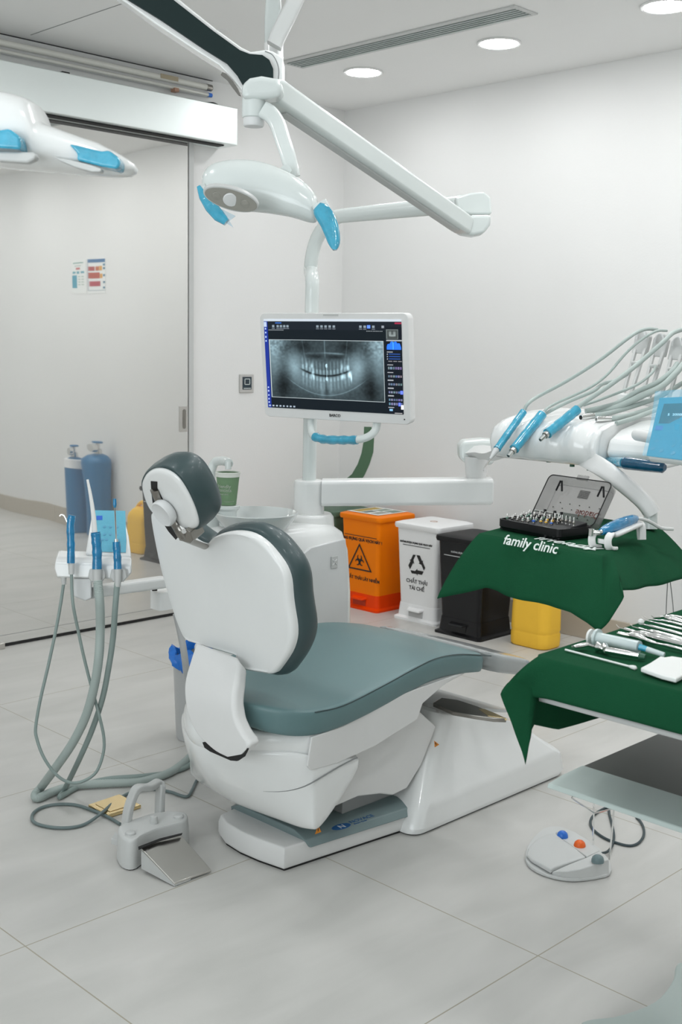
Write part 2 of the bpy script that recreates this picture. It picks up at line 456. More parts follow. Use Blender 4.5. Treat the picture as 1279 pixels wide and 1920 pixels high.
# round downlights
def downlight(x, y, label, group=None):
    t = thing('ceiling_downlight', label, 'ceiling light', (x, y, H), group)
    obj('trim_ring', lathe([(.079, 0), (.090, 0), (.092, -.004), (.088, -.008), (.079, -.007), (.079, 0)], (x, y, H), n=40, cap=False), M['whitem'], parent=t)
    obj('diffuser', lathe([(.0785, -.001), (.0785, -.006), (.06, -.010), (.03, -.013), (0.0, -.014)], (x, y, H), n=40, cap=False), M['lampglow'], parent=t, smooth=False)
    return t
downlight(3.955, 3.86, 'round glowing ceiling downlight nearest the room corner')
downlight(3.960, 3.085, 'round glowing ceiling downlight beyond the end of the slot vent')
downlight(3.945, 2.315, 'round glowing ceiling downlight cut by the top right corner of the view')
proto = None
for x, y in ((3.94, 1.4), (3.94, .4), (2.86, 2.86), (3.15, 2.42), (3.15, 1.65), (3.15, .8), (2.2, 1.9), (2.2, .9), (2.2, -.2), (1.0, 3.7), (1.0, 2.6), (1.0, .9)):  # unseen downlights, added to brighten the room, bins and unit fronts
    downlight(x, y, 'round ceiling downlight out of view, added to fill the room with light', 'added fill downlights out of view')

# slot air vent
vt = thing('air_vent', 'long narrow linear slot air vent let into the ceiling', 'air vent', (3.65, 3.37, H))
bm = nbm(); y0, y1 = 2.74, 4.00
for x0_, x1_ in ((3.575, 3.605), (3.705, 3.722)): add_box(bm, (x0_, y0, H - .006), (x1_, y1, H))
add_box(bm, (3.575, y0 - .02, H - .006), (3.722, y0, H)); add_box(bm, (3.575, y1, H - .006), (3.722, y1 + .02, H))
obj('frame', bm, M['lgrey'], parent=vt, bevel=.002)
obj('backing', box((3.60, y0, H - .0012), (3.71, y1, H - .0004)), mat('vent_backing', (0.16, 0.17, 0.17), .7), parent=vt, smooth=False)
for k in range(5):
    x = 3.613 + k * .0205
    bm = nbm(); add_prism(bm, [(x, y0, H - .001), (x + .007, y0, H - .001), (x + .010, y0, H - .007), (x - .002, y0, H - .007)], (0, y1 - y0, 0))
    obj('slat', bm, mat('vent_slat', '#a3aeab', .4) if k == 0 else bpy.data.materials['vent_slat'], parent=vt)
p = W(412, 60, 4.05)
sp = thing('smoke_sensor', 'small white sensor dish on the ceiling behind the dark boom', 'sensor', (3.09, 3.82, H))
obj('housing', lathe([(.028, 0), (.028, -.004), (.016, -.014), (0, -.016)], (3.09, 3.82, H), n=24), M['whitem'], parent=sp)
obj('lens', lathe([(.010, -.0145), (.008, -.019), (0, -.020)], (3.09, 3.82, H), n=16), M['steelp'], parent=sp)

# switch / socket plate on the back wall right of the door
s0 = PY(461, 719, YW)
sw = thing('wall_switch', 'grey metal switch plate with a dark centre on the wall right of the door', 'switch', s0)
obj('plate', box((s0.x - .046, YW - .009, s0.z - .046), (s0.x + .046, YW, s0.z + .046)), M['switch'], parent=sw, bevel=.002)
obj('rocker', box((s0.x - .030, YW - .011, s0.z - .030), (s0.x + .030, YW - .008, s0.z + .034)), M['glassd'], parent=sw, bevel=.001)
bm = nbm()
for u0, v0, u1, v1 in ((-.018, .022, .018, .025), (-.018, -.006, .018, -.003), (-.018, -.006, -.015, .025), (.015, -.006, .018, .025), (-.024, -.026, .024, -.023)):
    add_box(bm, (s0.x + u0, YW - .0125, s0.z + v0), (s0.x + u1, YW - .0105, s0.z + v1))
obj('icon', bm, M['ink'], parent=sw, smooth=False)

# green painted arc on the right wall (part of a big ring)
arc = [(683, 800), (696.5, 800.5), (701.5, 822), (700, 848), (693, 870), (684, 890), (672, 910), (640, 925), (622, 915), (648, 899), (660, 889), (671, 870), (678, 850), (682, 828)]
pts = [PX(x, y, XW - .001) for x, y in arc]
tag(obj('painted_arc', prism(pts, (-.001, 0, 0)), M['paintg'], loc=pts[0], smooth=False), 'curved green stroke painted on the right wall behind the screen handle', 'wall graphic')

# posters on the right wall, seen in the polished door
def poster(y0, y1, label, right):
    t = thing('wall_poster', label, 'poster', (XW, y0, 1.66))
    z0, z1 = 1.665, 1.885
    obj('sheet', box((XW - .002, y0, z0), (XW - .0005, y1, z1)), M['gauze'], parent=t, smooth=False)
    def patch(a, b, c, d_, col, nm='printed_block'):
        # a..b across as seen in the mirror (0 left .. 1 right), c..d down
        ya = y0 + (y1 - y0) * a; yb = y0 + (y1 - y0) * b
        obj(nm, box((XW - .003, ya, z1 - (z1 - z0) * d_), (XW - .0019, yb, z1 - (z1 - z0) * c)), mat('poster_ink', col, .7), parent=t, smooth=False)
    if right:
        patch(.02, .97, .0, .10, '#3f719c'); patch(.05, .32, .21, .33, '#b04b4b'); patch(.37, .58, .21, .33, '#c06a40'); patch(.6, .78, .2, .33, '#d9a04e')
        patch(.05, .62, .38, .55, '#b5513f'); patch(.64, .8, .42, .55, '#d99c45'); patch(.08, .66, .63, .78, '#b04450')
        for c_ in (.14, .24, .44, .64, .8): patch(.84, .97, c_, c_ + .06, '#4d7c95')
        patch(.02, .97, .90, .91, '#3f6d8c'); patch(.02, .03, .1, .91, '#3f6d8c')
    else:
        patch(.1, .85, .07, .10, '#7fa39c'); patch(.25, .7, .16, .18, '#9bb0ab'); patch(.35, .65, .22, .28, '#c46a6a')
        patch(.08, .32, .33, .39, '#5c9fae'); patch(.42, .6, .33, .40, '#5c9fae'); patch(.7, .9, .33, .39, '#5c9fae')
        patch(.04, .42, .44, .83, '#4f9bb0')
        for i in range(4):
            for j in range(2): patch(.52 + j*.22, .66 + j*.22, .47 + i*.08, .50 + i*.08, '#a9b8ac')
poster(1.765, 1.940, 'white poster with a teal block, reflected in the sliding door at left', False)
poster(1.950, 2.150, 'white poster with red and orange blocks under a blue band, reflected in the sliding door', True)

# blue gas cylinders by the right wall, seen in the polished door
def cylinder(y, r, h, x, label, cap):
    t = thing('gas_cylinder', label, 'gas cylinder', (x, y, 0))
    obj('body', lathe([(r*.9, 0), (r, .015), (r, h*.88), (r*.93, h*.93), (r*.65, h*.975), (r*.3, h)], (x, y, 0)), M['cyl'], parent=t)
    obj('neck', lathe([(.022, h - .005), (.022, h + .03), (.012, h + .035), (.012, h + .07)], (x, y, 0), n=20), M['steelp'], parent=t)
    obj('hand_wheel', lathe([(.028, h + .07), (.032, h + .075), (.028, h + .082), (0, h + .082)], (x, y, 0), n=20), M['cyl'], parent=t)
    obj('regulator', lathe([(.026, 0), (.028, .01), (.026, .03), (0, .03)], (x - .03, y + .02, h + .04), axis=(-1, 0, 0), n=20), M['steelp'], parent=t)
    if cap:
        obj('collar', lathe([(r*1.02, h*.86), (r*1.02, h*.97), (r*.9, h*.975)], (x, y, 0)), M['binwhite'], parent=t)
cylinder(1.945, .078, .52, 4.43, 'blue gas cylinder with a white collar, left one of the pair reflected in the door', True)
cylinder(2.165, .090, .57, 4.43, 'plain blue gas cylinder, right one of the pair reflected in the door', False)
# ================================================================== DENTAL CHAIR
YC = 2.22
ch = thing('dental_chair', 'white dental chair with teal grey upholstery and oval headrest, seen from behind', 'dental chair', (2.4, YC, 0))

def side_loft(profile, hw, yc=YC, n=25, pull=None, e=3.0, squeeze=None, sub=0):
    """side profile (x,z) swept across the chair's width with rounded ends"""
    rings = []
    for k in range(n):
        t = -1 + 2*k/(n-1)
        t = math.copysign(1 - (1 - abs(t))**1.6, t)
        a = abs(t)
        cx = sum(p[0] for p in profile)/len(profile); cz = sum(p[1] for p in profile)/len(profile)
        s = 1.0 - (squeeze or 0.0) * max(0.0, (a - .70)/.30)**2.2
        r = []
        for x, z in profile:
            x2 = cx + (x - cx)*s; z2 = cz + (z - cz)*s
            if pull: x2 += pull(x, z, a)
            r.append(V((x2, yc + hw*t, z2)))
        rings.append(r)
    return loft(rings)

# --- floor plate with the grey cover over its far end
bm = nbm()
pl = [(1.852, 2.235), (1.845, 2.15), (1.858, 2.05), (2.34, 1.998), (2.34, 2.43), (1.865, 2.385), (1.86, 2.31)]
pl = [(1.880, 2.325), (1.856, 2.27), (1.848, 2.20), (1.852, 2.13), (1.866, 2.045), (2.34, 1.995), (2.34, 2.40)]
rings = []
for z, s in ((0.006, 0.985), (.016, 1.0), (.044, 1.0), (.060, .975), (.063, .95)):
    rings.append([V((2.1 + (x - 2.1)*s, YC + (y - YC)*s, z)) for x, y in pl])
obj('floor_plate', loft(rings), M['whitem'], parent=ch, bevel=.004)
obj('plate_gasket', prism([V((2.1 + (x - 2.1)*.97, YC + (y - YC)*.97, 0)) for x, y in pl], (0, 0, .007)), M['gap'], parent=ch, smooth=False)
cov = [(1.985, 2.055), (2.30, 2.010), (2.30, 2.42), (1.985, 2.38)]
bm = nbm()
add_loft(bm, [[V((1.945, 2.030, .046)), V((2.30, 1.990, .046)), V((2.30, 2.44, .046)), V((1.945, 2.35, .046))],
              [V((1.935, 2.040, .066)), V((2.30, 2.003, .066)), V((2.30, 2.43, .066)), V((1.935, 2.34, .066))],
              [V((1.935, 2.085, .082)), V((2.30, 2.055, .082)), V((2.30, 2.40, .082)), V((1.935, 2.30, .082))]])
fc = obj('plate_cover', bm, mat('blue_grey_cover', '#7d8f90', .4), parent=ch, bevel=.003)
lo = PZ(646, 1548, .0835)
lo = PZ(640, 1550, .083)
el = place2([(math.cos(t)*.030, math.sin(t)*.015) for t in [2*math.pi*k/36 for k in range(36)]], lo, V((.995, -.09, 0)), V((.09, .995, 0)))
obj('logo_oval', prism(el, (0, 0, .0006)), mat('logo_blue', '#0f4f86', .5), parent=fc, smooth=False)
text('N', lo + V((0, -.009, .0008)), V((1, -.1, .0)), V((.1, 1, 0)), .026, M['panelgrey'], fc, 'logo_letter', depth=.0003)
text('NOVACE', lo + V((.034, -.003, .0003)), V((1, -.1, .0)), V((.1, 1, 0)), .020, bpy.data.materials['logo_blue'], fc, 'logo_lettering', depth=.0004, align='LEFT')
text('Smart Chair', lo + V((.036, -.014, .0003)), V((1, -.1, .0)), V((.1, 1, 0)), .009, bpy.data.materials['logo_blue'], fc, 'logo_lettering', depth=.0004, align='LEFT')

# --- pedestal on the right
def ped_ring(xa, xb, ya, yb, z, r=.05, zr=None):
    w, h = xb - xa, yb - ya
    out = []
    for x, y in rrect(w, h, min(r, w/2 - .001, h/2 - .001), 5):
        t = (x + w/2)/w
        zz = z if zr is None else z + (zr - z)*t
        out.append(V(((xa + xb)/2 + x, (ya + yb)/2 + y, zz)))
    return out
bm = loft([ped_ring(2.262, 2.98, 1.955, 2.485, .004, .04), ped_ring(2.265, 2.99, 1.950, 2.49, .02, .04), ped_ring(2.285, 2.98, 1.957, 2.483, .062, .04, .075),
           ped_ring(2.305, 2.96, 1.968, 2.472, .082, .04, .092), ped_ring(2.385, 2.92, 2.010, 2.43, .20, .04, .125),
           ped_ring(2.425, 2.86, 2.028, 2.41, .280, .035, .175), ped_ring(2.440, 2.80, 2.036, 2.404, .296, .03, .195), ped_ring(2.455, 2.78, 2.050, 2.39, .300, .02, .200)])
pd = obj('pedestal', bm, M['white'], parent=ch, sharp=28, bevel=.006)
obj('pedestal_gasket', loft([ped_ring(2.268, 2.98, 1.96, 2.48, 0, .04), ped_ring(2.268, 2.98, 1.96, 2.48, .006, .04)]), M['gap'], parent=ch, smooth=False)
bm = loft([ped_ring(2.455, 2.86, 2.075, 2.40, .292, .02, .198), ped_ring(2.455, 2.86, 2.080, 2.395, .310, .02, .205)])
obj('pedestal_top_panel', bm, M['lgrey'], parent=ch)
mp_ = [PZ(x, y, .318) for x, y in ((812, 1318), (828, 1308), (858, 1312), (895, 1324), (925, 1336), (950, 1347), (925, 1346), (890, 1341), (850, 1334))]
obj('metal_hinge_cover', prism(mp_, (0, 0, -.012)), M['steeld'], parent=ch, bevel=.002, label='grey polished metal cover')
bp_ = [PZ(x, y, .3185) for x, y in ((897, 1329), (908, 1329), (928, 1337), (950, 1347), (915, 1342))]
obj('yellow_reflection', prism(bp_, (0, 0, -.006)), M['gold'], parent=ch, label='yellow reflection on the metal cover')  # yellow canister's reflection in the polished cover, laid on as brass colour

# --- lifting link between the two housings
prof = [(2.06, .270), (2.20, .312), (2.34, .335), (2.42, .27), (2.36, .17), (2.30, .115), (2.24, .110), (2.19, .128), (2.10, .145), (2.00, .140), (1.98, .20)]
obj('lift_arm_cover', side_loft(prof, .205, squeeze=.03), M['whitem'], parent=ch, bevel=.006)
prof = [(2.10, .13), (2.30, .10), (2.36, .06), (2.34, .02), (2.1, .05)]
obj('inner_mechanism', side_loft(prof, .15), M['grey'], parent=ch, bevel=.004)

# --- lower shell and seat tub
def pullf(k, xr=1.90, span=.17):
    return lambda x, z, a: k * max(0, min(1, (xr - x)/span)) * (a**1.5)
lower = [(1.722, .345), (1.722, .318), (1.728, .288), (1.748, .245), (1.775, .205), (1.806, .168), (1.845, .136), (1.885, .116), (1.918, .113), (1.945, .128), (2.00, .172), (2.055, .228), (2.106, .284), (1.98, .30), (1.85, .32)]
obj('lower_shell', side_loft(lower, .2535, pull=pullf(.15), squeeze=.12), M['white'], parent=ch, sub=1)
tub = [(1.722, .372), (1.714, .356), (1.714, .335), (1.728, .312), (1.76, .288), (1.83, .270), (1.90, .270), (1.98, .281), (2.106, .296), (2.20, .318), (2.285, .345), (2.312, .375), (2.36, .398), (2.46, .422), (2.54, .418), (2.42, .430), (2.25, .425), (2.05, .40), (1.90, .385), (1.84, .380), (1.78, .380), (1.738, .380)]
obj('seat_tub', side_loft(tub, .244, yc=2.217, pull=pullf(.165), squeeze=.04), M['white'], parent=ch, sub=1)
sc = [(1.882, .372), (1.869, .302), (1.880, .288), (1.97, .284), (2.11, .296), (2.275, .332), (2.295, .372), (2.37, .402), (2.44, .425), (2.20, .415), (2.0, .378)]
obj('side_cover', prism([V((x, YC - .2485, z)) for x, z in sc], (0, -.006, 0)), M['whitem'], parent=ch, bevel=.002)
sm_ = [PY(320 + x/1.728, 1150 + y/1.728, 1.9655) for x, y in ((300, 577), (350, 578), (400, 571), (450, 553), (530, 506), (570, 484), (605, 467))]
obj('housing_seam', tube(smooth_path(sm_, 4), [.0003 + .0014*min(i, 12)/12 for i in range(25)], 6), M['seam'], parent=ch)
# dark slot where the back support enters the tub
sl = [PX(x, y, 1.709) for x, y in ((383, 1391), (387, 1401), (397, 1408), (436, 1425), (448, 1426), (460, 1418), (468, 1402), (440, 1400), (400, 1390))]
obj('hinge_slot', prism(sl, (-.006, 0, 0)), M['gap'], parent=ch, smooth=False)
# warning triangles
def tri(c, ax, ay, s, parent):
    c = V(c)
    n = V(ax).cross(V(ay)).normalized()
    p = [c + V(ax)*x*s + V(ay)*y*s for x, y in ((-.5, -.4), (.5, -.4), (0, .5))]
    o = obj('warning_label', prism(p, n*.0006), M['warn'], parent=parent, smooth=False)
    q = [c + n*.0008 + V(ax)*x*s + V(ay)*y*s for x, y in ((-.09, .2), (.06, .2), (-.02, 0), (.1, 0), (-.1, -.3), (-.02, -.07), (-.12, -.07))]
    obj('bolt_symbol', prism(q, n*.0003), M['printk'], parent=o, smooth=False)
    for a_, b_ in ((0, 1), (1, 2), (2, 0)):
        pass
    return o
a = PY(816, 1394, 2.005); tri(a + V((0, -.002, 0)), V((.98, .1, .1)), V((-.5, .12, .86)), .022, ch)
a = PY(595, 1555, YC - .236); tri(a + V((0, -.003, 0)), UX, UZ, .022, ch)

# --- seat cushion: stations along the chair
st = [  # x, z top near edge, z bottom, y near, y far
    (1.770, .448, .420, 2.11, 2.25), (1.782, .450, .395, 2.06, 2.29), (1.808, .449, .387, 2.01, 2.335), (1.845, .444, .380, 1.978, 2.385), (1.89, .439, .376, 1.960, 2.445), (1.98, .438, .378, 1.953, 2.487),
    (2.12, .457, .396, 1.957, 2.487), (2.24, .478, .417, 1.960, 2.488), (2.34, .492, .432, 1.962, 2.488), (2.44, .486, .428, 1.965, 2.480), (2.54, .466, .414, 1.968, 2.470), (2.60, .452, .402, 1.970, 2.460)]
def sect(x, zt, zb, ya, yb, r=.014, crown=.004):
    zb -= .006
    out = []
    w = yb - ya; yc = (ya + yb)/2
    N_ = 10
    for k in range(N_ + 1):
        y = ya + r + (w - 2*r)*k/N_
        out.append(V((x, y, zt + crown*(1 - ((y - yc)/(w/2))**2))))
    out += [V((x, yb - r*.25, zt - r*.3)), V((x, yb, zt - r)), V((x, yb - .002, zb + r)), V((x, yb - r*.6, zb + r*.15)), V((x, yb - r*1.6, zb))]
    out += [V((x, ya + r*1.6, zb)), V((x, ya + r*.6, zb + r*.15)), V((x, ya + .002, zb + r)), V((x, ya, zt - r)), V((x, ya + r*.25, zt - r*.3))]
    return out
rings = [sect(*s) for s in st]
seat = obj('seat_cushion', loft(rings), M['leather'], parent=ch, sub=2)
pip = smooth_path([V((s[0], s[3] + .004, s[1] - .004)) for s in st[4:]], 4)
obj('piping', tube(pip, .0016, 6), M['leatherd'], parent=seat)
cap = [(2.605, .453, .402, 1.970, 2.460), (2.66, .440, .388, 1.971, 2.455), (2.74, .418, .366, 1.974, 2.45), (2.82, .394, .345, 1.985, 2.43), (2.86, .380, .340, 2.01, 2.40)]
obj('footrest_cover', loft([sect(*s) for s in cap]), M['greycap'], parent=ch, sub=1, label='grey film covered foot end')
obj('footrest_rail', tube([V((2.36, 2.490, .475)), V((2.46, 2.486, .466)), V((2.60, 2.468, .436)), V((2.78, 2.44, .385))], .006, 8), M['gold'], parent=ch, label='narrow metal rail with a yellow reflection along the far edge')  # metal strip; the canister's yellow reflection is put into its colour

# --- backrest
b0 = V((1.800, 2.2, .56)); bu = V((-.05, 0, .37)).normalized(); bn = V((bu.z, 0, -bu.x))     # bn points to the sitter
shell = [(.289,.304),(.283,.318),(.262,.326),(.232,.322),(.19,.308),(.13,.285),(.072,.268),(.035,.272),(.008,.292),(-.035,.309),(-.085,.318),(-.132,.316),(-.172,.300),(-.203,.274),(-.226,.246),(-.236,.215),
         (-.236,.172),(-.238,.140),(-.241,.101),(-.236,.067),(-.217,.029),(-.178,-.018),(-.158,-.034),(-.125,-.038),(-.075,-.042),(-.05,-.040),(-.04,-.018),(-.03,-.010),(.12,-.012),(.18,-.012),(.207,.018),(.232,.07),(.255,.133),(.270,.182),(.283,.25)]
def bk(y, s, d=0.0, sc=1.0, c=(.026, .14)):
    y2 = c[0] + (y - c[0])*sc; s2 = c[1] + (s - c[1])*sc
    # gentle curve across the back: sides wrap forward
    return b0 + UY*y2 + bu*s2 + bn*(d + .25*(y2 - .026)**2)
shell = [(p.x, p.y) for p in smooth_closed([V((a_, b_, 0)) for a_, b_ in shell], 3)]
rings = [[bk(y, s, d, sc) for y, s in shell] for d, sc in ((0.003, .93), (0, .965), (.004, .992), (.012, 1.0), (.024, 1.0), (.026, .98))]
bs = obj('backrest_shell', loft(rings), M['white'], parent=ch, sharp=55)
cush = [(y*1.0, s) for y, s in shell]
def outset(pts, k):
    out = []; n = len(pts)
    for i in range(n):
        x0, y0 = pts[i-1]; x1, y1 = pts[(i+1) % n]
        dx, dy = x1 - x0, y1 - y0; l = math.hypot(dx, dy) or 1
        out.append((pts[i][0] + k*dy/l, pts[i][1] - k*dx/l))
    return out
def area(p): return sum(p[i-1][0]*p[i][1] - p[i][0]*p[i-1][1] for i in range(len(p)))/2
sg = 1 if area(cush) > 0 else -1
rings = []
for d, k in ((.018, -.012), (.021, .000), (.030, .010), (.048, .014), (.066, .012), (.080, .004), (.088, -.010), (.090, -.03)):
    rings.append([bk(y, s, d) for y, s in outset(cush, sg*k)])
obj('backrest_cushion', loft(rings), M['leatherd'], parent=ch, sharp=80)

# --- curved white support behind the backrest
AX = [1.778, 1.766, 1.740, 1.720, 1.706, 1.700, 1.698, 1.697, 1.697, 1.698, 1.700]
AL = [(364, 1200), (362, 1206), (352, 1234), (341, 1270), (339, 1300), (343, 1332), (352, 1358), (366, 1380), (382, 1396), (400, 1410), (422, 1420)]
AR = [(450, 1232), (448, 1239), (442, 1268), (436, 1296), (434, 1322), (437, 1348), (444, 1366), (453, 1381), (461, 1391), (464, 1402), (456, 1414)]
Lp = smooth_path([PX(a[0], a[1], x) for a, x in zip(AL, AX)], 3); Rp = smooth_path([PX(a[0], a[1], x) for a, x in zip(AR, AX)], 3)
rings = []
for k in range(len(Lp)):
    k2 = min(k + 1, len(Lp) - 1); k1_ = max(k - 1, 0)
    m0 = (Lp[k] + Rp[k])/2; ay = (Lp[k] - Rp[k]); w_ = ay.length; ay = ay.normalized()
    t = ((Lp[k2] + Rp[k2]) - (Lp[k1_] + Rp[k1_])).normalized(); nn = ay.cross(t).normalized()
    if nn.x < 0: nn = -nn
    rings.append([m0 + ay*u + nn*(v + .019 + .9*u*u) for u, v in rrect(w_, .038, min(.012, w_*.3), 4)])
obj('back_support', loft(rings), M['whitem'], parent=ch, sharp=50)

# --- headrest
h0 = V((1.655, 2.226, .88)); hu = V((-.095, 0, .18)).normalized(); hn = V((hu.z, 0, -hu.x))
opx = [(264, 912), (268, 896), (277, 885), (290, 879), (307, 880), (322, 887), (336, 900), (350, 922), (361, 945), (369, 968), (371, 984), (364, 993), (348, 993), (332, 984), (318, 976), (300, 972), (284, 962), (272, 942)]
ob = [onp(x, y, h0, hn) for x, y in opx]
o2 = [((p - h0).y, (p - h0).dot(hu)) for p in ob]
hc = (sum(p[0] for p in o2)/len(o2), sum(p[1] for p in o2)/len(o2))
o2 = [(p.x, p.y) for p in smooth_closed([V((a_, b_, 0)) for a_, b_ in o2], 3)]
def hd_(y, s, d, sc): return h0 + UY*(hc[0] + (y - hc[0])*sc) + hu*(hc[1] + (s - hc[1])*sc) + hn*d
rings = [[hd_(y, s, d, sc) for y, s in o2] for d, sc in ((-.004, .6), (-.004, .86), (0, .95), (.006, 1.0), (.022, 1.0))]
hs = obj('headrest_shell', loft(rings), M['white'], parent=ch, sharp=60)
rings = [[hd_(y, s, d, sc) for y, s in o2] for d, sc in ((.008, .90), (.004, 1.02), (.010, 1.06), (.028, 1.09), (.052, 1.08), (.072, 1.03), (.086, .94), (.090, .80), (.086, .5))]
obj('headrest_cushion', loft(rings), M['leatherd'], parent=ch, sharp=80)
# recess, metal stem and disc knob
def hp2(px, py, d): return onp(px, py, h0 + hn*d, hn)
rc = [hp2(x, y, -.0045) for x, y in ((283, 902), (295, 903), (295, 915), (298, 922), (312, 948), (327, 978), (340, 1000), (330, 1012), (316, 996), (298, 968), (287, 945), (284, 922))]
obj('headrest_recess', prism(rc, hn*-.0008), M['gap'], parent=hs, smooth=False)
stem = [hp2(x, y, -.010) for x, y in ((289, 919), (297, 938), (312, 962), (328, 985), (345, 1008))] + [bk(.045, .26, .01)]
obj('headrest_stem', tube(smooth_path(stem, 4), .0125, 12, flat=(1, .45)), M['steeld'], parent=ch)
kc = hp2(302, 966, -.03)
rings = []
kx = V((0, 1, 0)); 
obj('locking_knob', lathe([(.030, .022), (.034, .014), (.034, .004), (.031, 0), (.022, .004), (0, .006)], kc, axis=hn, n=36), M['panelgrey'], parent=ch, label='round pale grey knob')
br = [hp2(x, y, -.012) for x, y in ((334, 1002), (348, 992), (356, 998), (362, 1014), (357, 1019), (336, 1014))]
obj('bracket', prism(br, hn*.04), M['steeld'], parent=ch, bevel=.002)
obj('bracket_pin', cyl(hp2(345, 996, -.016), hp2(345, 996, .02), .006, 14), M['steelp'], parent=ch)
# ================================================================== DENTAL UNIT (spittoon, column, arms)
un = thing('dental_unit', 'white dental unit with glass spittoon bowl, column and arms behind the chair', 'dental unit', (2.52, 2.78, 0))
YU = 2.61
def urect(xa, xb, ya, yb, z, r): return ped_ring(xa, xb, ya, yb, z, r)
bm = loft([urect(2.29, 2.70, YU, 2.90, 0.0, .05), urect(2.29, 2.70, YU, 2.90, .30, .05), urect(2.29, 2.700, YU, 2.90, .52, .06), urect(2.26, 2.690, YU, 2.90, .66, .07),
           urect(2.24, 2.672, YU + .01, 2.90, .72, .07), urect(2.26, 2.640, YU + .035, 2.90, .748, .07), urect(2.30, 2.60, YU + .07, 2.87, .756, .06)])
obj('body', bm, M['white'], parent=un, sharp=60)
pn = [PY(x, y, YU - .002) for x, y in ((600, 1022), (624, 1017), (652, 1014), (655, 1040), (656, 1100), (656, 1175))]
pts = pn + [V((2.12, YU - .002, pn[-1].z - .2)), V((2.12, YU - .002, .52))]
pts = [V((2.636, YU - .002, .705)), V((2.652, YU - .002, .60)), V((2.655, YU - .002, .45)), V((2.655, YU - .002, .05)), V((2.31, YU - .002, .05)), V((2.31, YU - .002, .56)), V((2.34, YU - .002, .60)), V((2.42, YU - .002, .66)), V((2.48, YU - .002, .692))]
sp_ = obj('side_panel', prism(pts, (0, .01, 0)), M['panelgrey'], parent=un, bevel=.003)
lg = PY(627, 1054, YU - .004)
bm = nbm(); add_obox(bm, lg, UX*.015, UY*.0015, UZ*.020)
em = obj('emblem', bm, M['lgrey'], parent=sp_, bevel=.002)
for k in range(4):
    a = math.radians(45 + 90*k)
    bm = nbm(); add_tube(bm, [lg + V((math.cos(a)*.003, -.002, math.sin(a)*.003)), lg + V((math.cos(a)*.013, -.002, math.sin(a)*.013))], .0018, 6)
    obj('emblem_ray', bm, M['panelgrey'], parent=em)
# column foot, column and pole
cc = W(579.5, 930, 3.80); cxy = V((cc.x, cc.y, 0))
def cz(py, d=3.80): return W(580, py, d).z
zt, zb = cz(899), cz(966)
obj('column_foot', lathe([(.085, .735), (.082, zb - .004), (.074, zb + .006), (.0, zb + .006)], cxy, n=40), M['white'], parent=un)
obj('column', lathe([(.050, zb - .01), (.0505, zt - .012), (.047, zt - .003), (.040, zt), (0, zt)], cxy, n=40), M['white'], parent=un)
# pole bends over at the top into the lamp arm
R0 = .0225
z560 = cz(560)
pt = W(601, 420, 3.80)
pole = [cxy + UZ*(zt - .01), cxy + UZ*1.2, cxy + UZ*1.42, cxy + UZ*1.53, W(582.5, 508, 3.80), W(585, 482, 3.79), W(591, 457, 3.77), W(601, 435, 3.745), W(615, 418, 3.72), W(632, 408, 3.70)]
obj('pole', tube(smooth_path(pole, 6), R0, 20), M['white2'], parent=un)
arm = [W(618, 411, 3.71), W(640, 405, 3.68), W(720, 397, 3.57), W(800, 389, 3.46), W(880, 381, 3.35)]
obj('upper_arm', tube(smooth_path(arm, 4), [.0215 + .0003*i for i in range(17)], 20), M['white2'], parent=un)
# delivery arm, horizontal beam
A0 = W(604, 923, 3.80); A1 = W(920, 920, 3.78)
ad = (A1 - A0).normalized(); ah = ad.cross(UZ).normalized()
A0 = A0 - UZ*0
rings = []
for p in (A0, A1):
    rings.append([p + ah*u + UZ*v for u, v in rrect(.085, .086, .014, 4)])
rings.insert(1, [q*1.0 for q in rings[1]])
rings[2] = [A1 + ad*.006 + ah*u*.9 + UZ*v*.9 for u, v in rrect(.085, .086, .014, 4)]
obj('delivery_arm', loft(rings), M['white'], parent=un, sharp=50)
# vertical pivot + block above the arm end
pv = W(893, 870, 3.78)
pv0 = V((pv.x, pv.y, A1.z + .040))
obj('pivot', lathe([(.030, 0), (.034, .012), (.038, .05), (.038, .07), (0, .07)], pv0, n=32), M['whitem'], parent=un)
zc = W(890, 848, 3.78).z
bl = [W(x, y, 3.78) for x, y in ((863, 862), (862, 838), (868, 827), (905, 824), (930, 826), (932, 850), (925, 872), (900, 873), (878, 872))]
obj('pivot_block', prism(bl, (.07, .07, 0)), M['white2'], parent=un, bevel=.012, seg=4)
lk = [W(885, 850, 3.80), W(905, 848, 3.70), W(925, 850, 3.5), W(950, 842, 3.2), W(985, 836, 3.02)]
obj('console_link', tube(smooth_path(lk, 5), .029, 4, flat=(1, .8)), M['whitem'], parent=un)

# spittoon bowl, spout and cup stand
bc = V((2.345, 2.72, .742))
obj('bowl', lathe([(.045, -.02), (.085, .0), (.112, .028), (.128, .05), (.134, .062), (.130, .064), (.118, .050), (.09, .022), (.05, .008), (0, .004)], bc, n=56), mat('milky_glass_bowl', (.72, .76, .75), .06, coat=1.0, alpha=.9), parent=un, label='glossy milky glass bowl')
fp = [W(397, 962, 3.68), W(395, 915, 3.68), W(396, 886, 3.68), W(402, 868, 3.68), W(414, 864, 3.66), W(426, 866, 3.62), W(429, 869, 3.6)]
obj('cup_filler_spout', tube(smooth_path(fp, 5), [.0155]*3 + [.0145]*28, 16), M['white2'], parent=un)
obj('spout_nozzle', cyl(W(428, 866, 3.6), W(428, 880, 3.6), .0098, 18), M['white2'], parent=un)
cs = W(427, 950, 3.60)
obj('cup_stand', lathe([(.026, -.06), (.030, -.012), (.038, -.004), (.038, .004), (.034, .006), (0, .004)], cs, n=36), M['white2'], parent=un)
obj('filler_base', lathe([(.035, -.08), (.034, .0), (.03, .01), (0, .012)], W(398, 962, 3.68), n=30), M['white2'], parent=un)

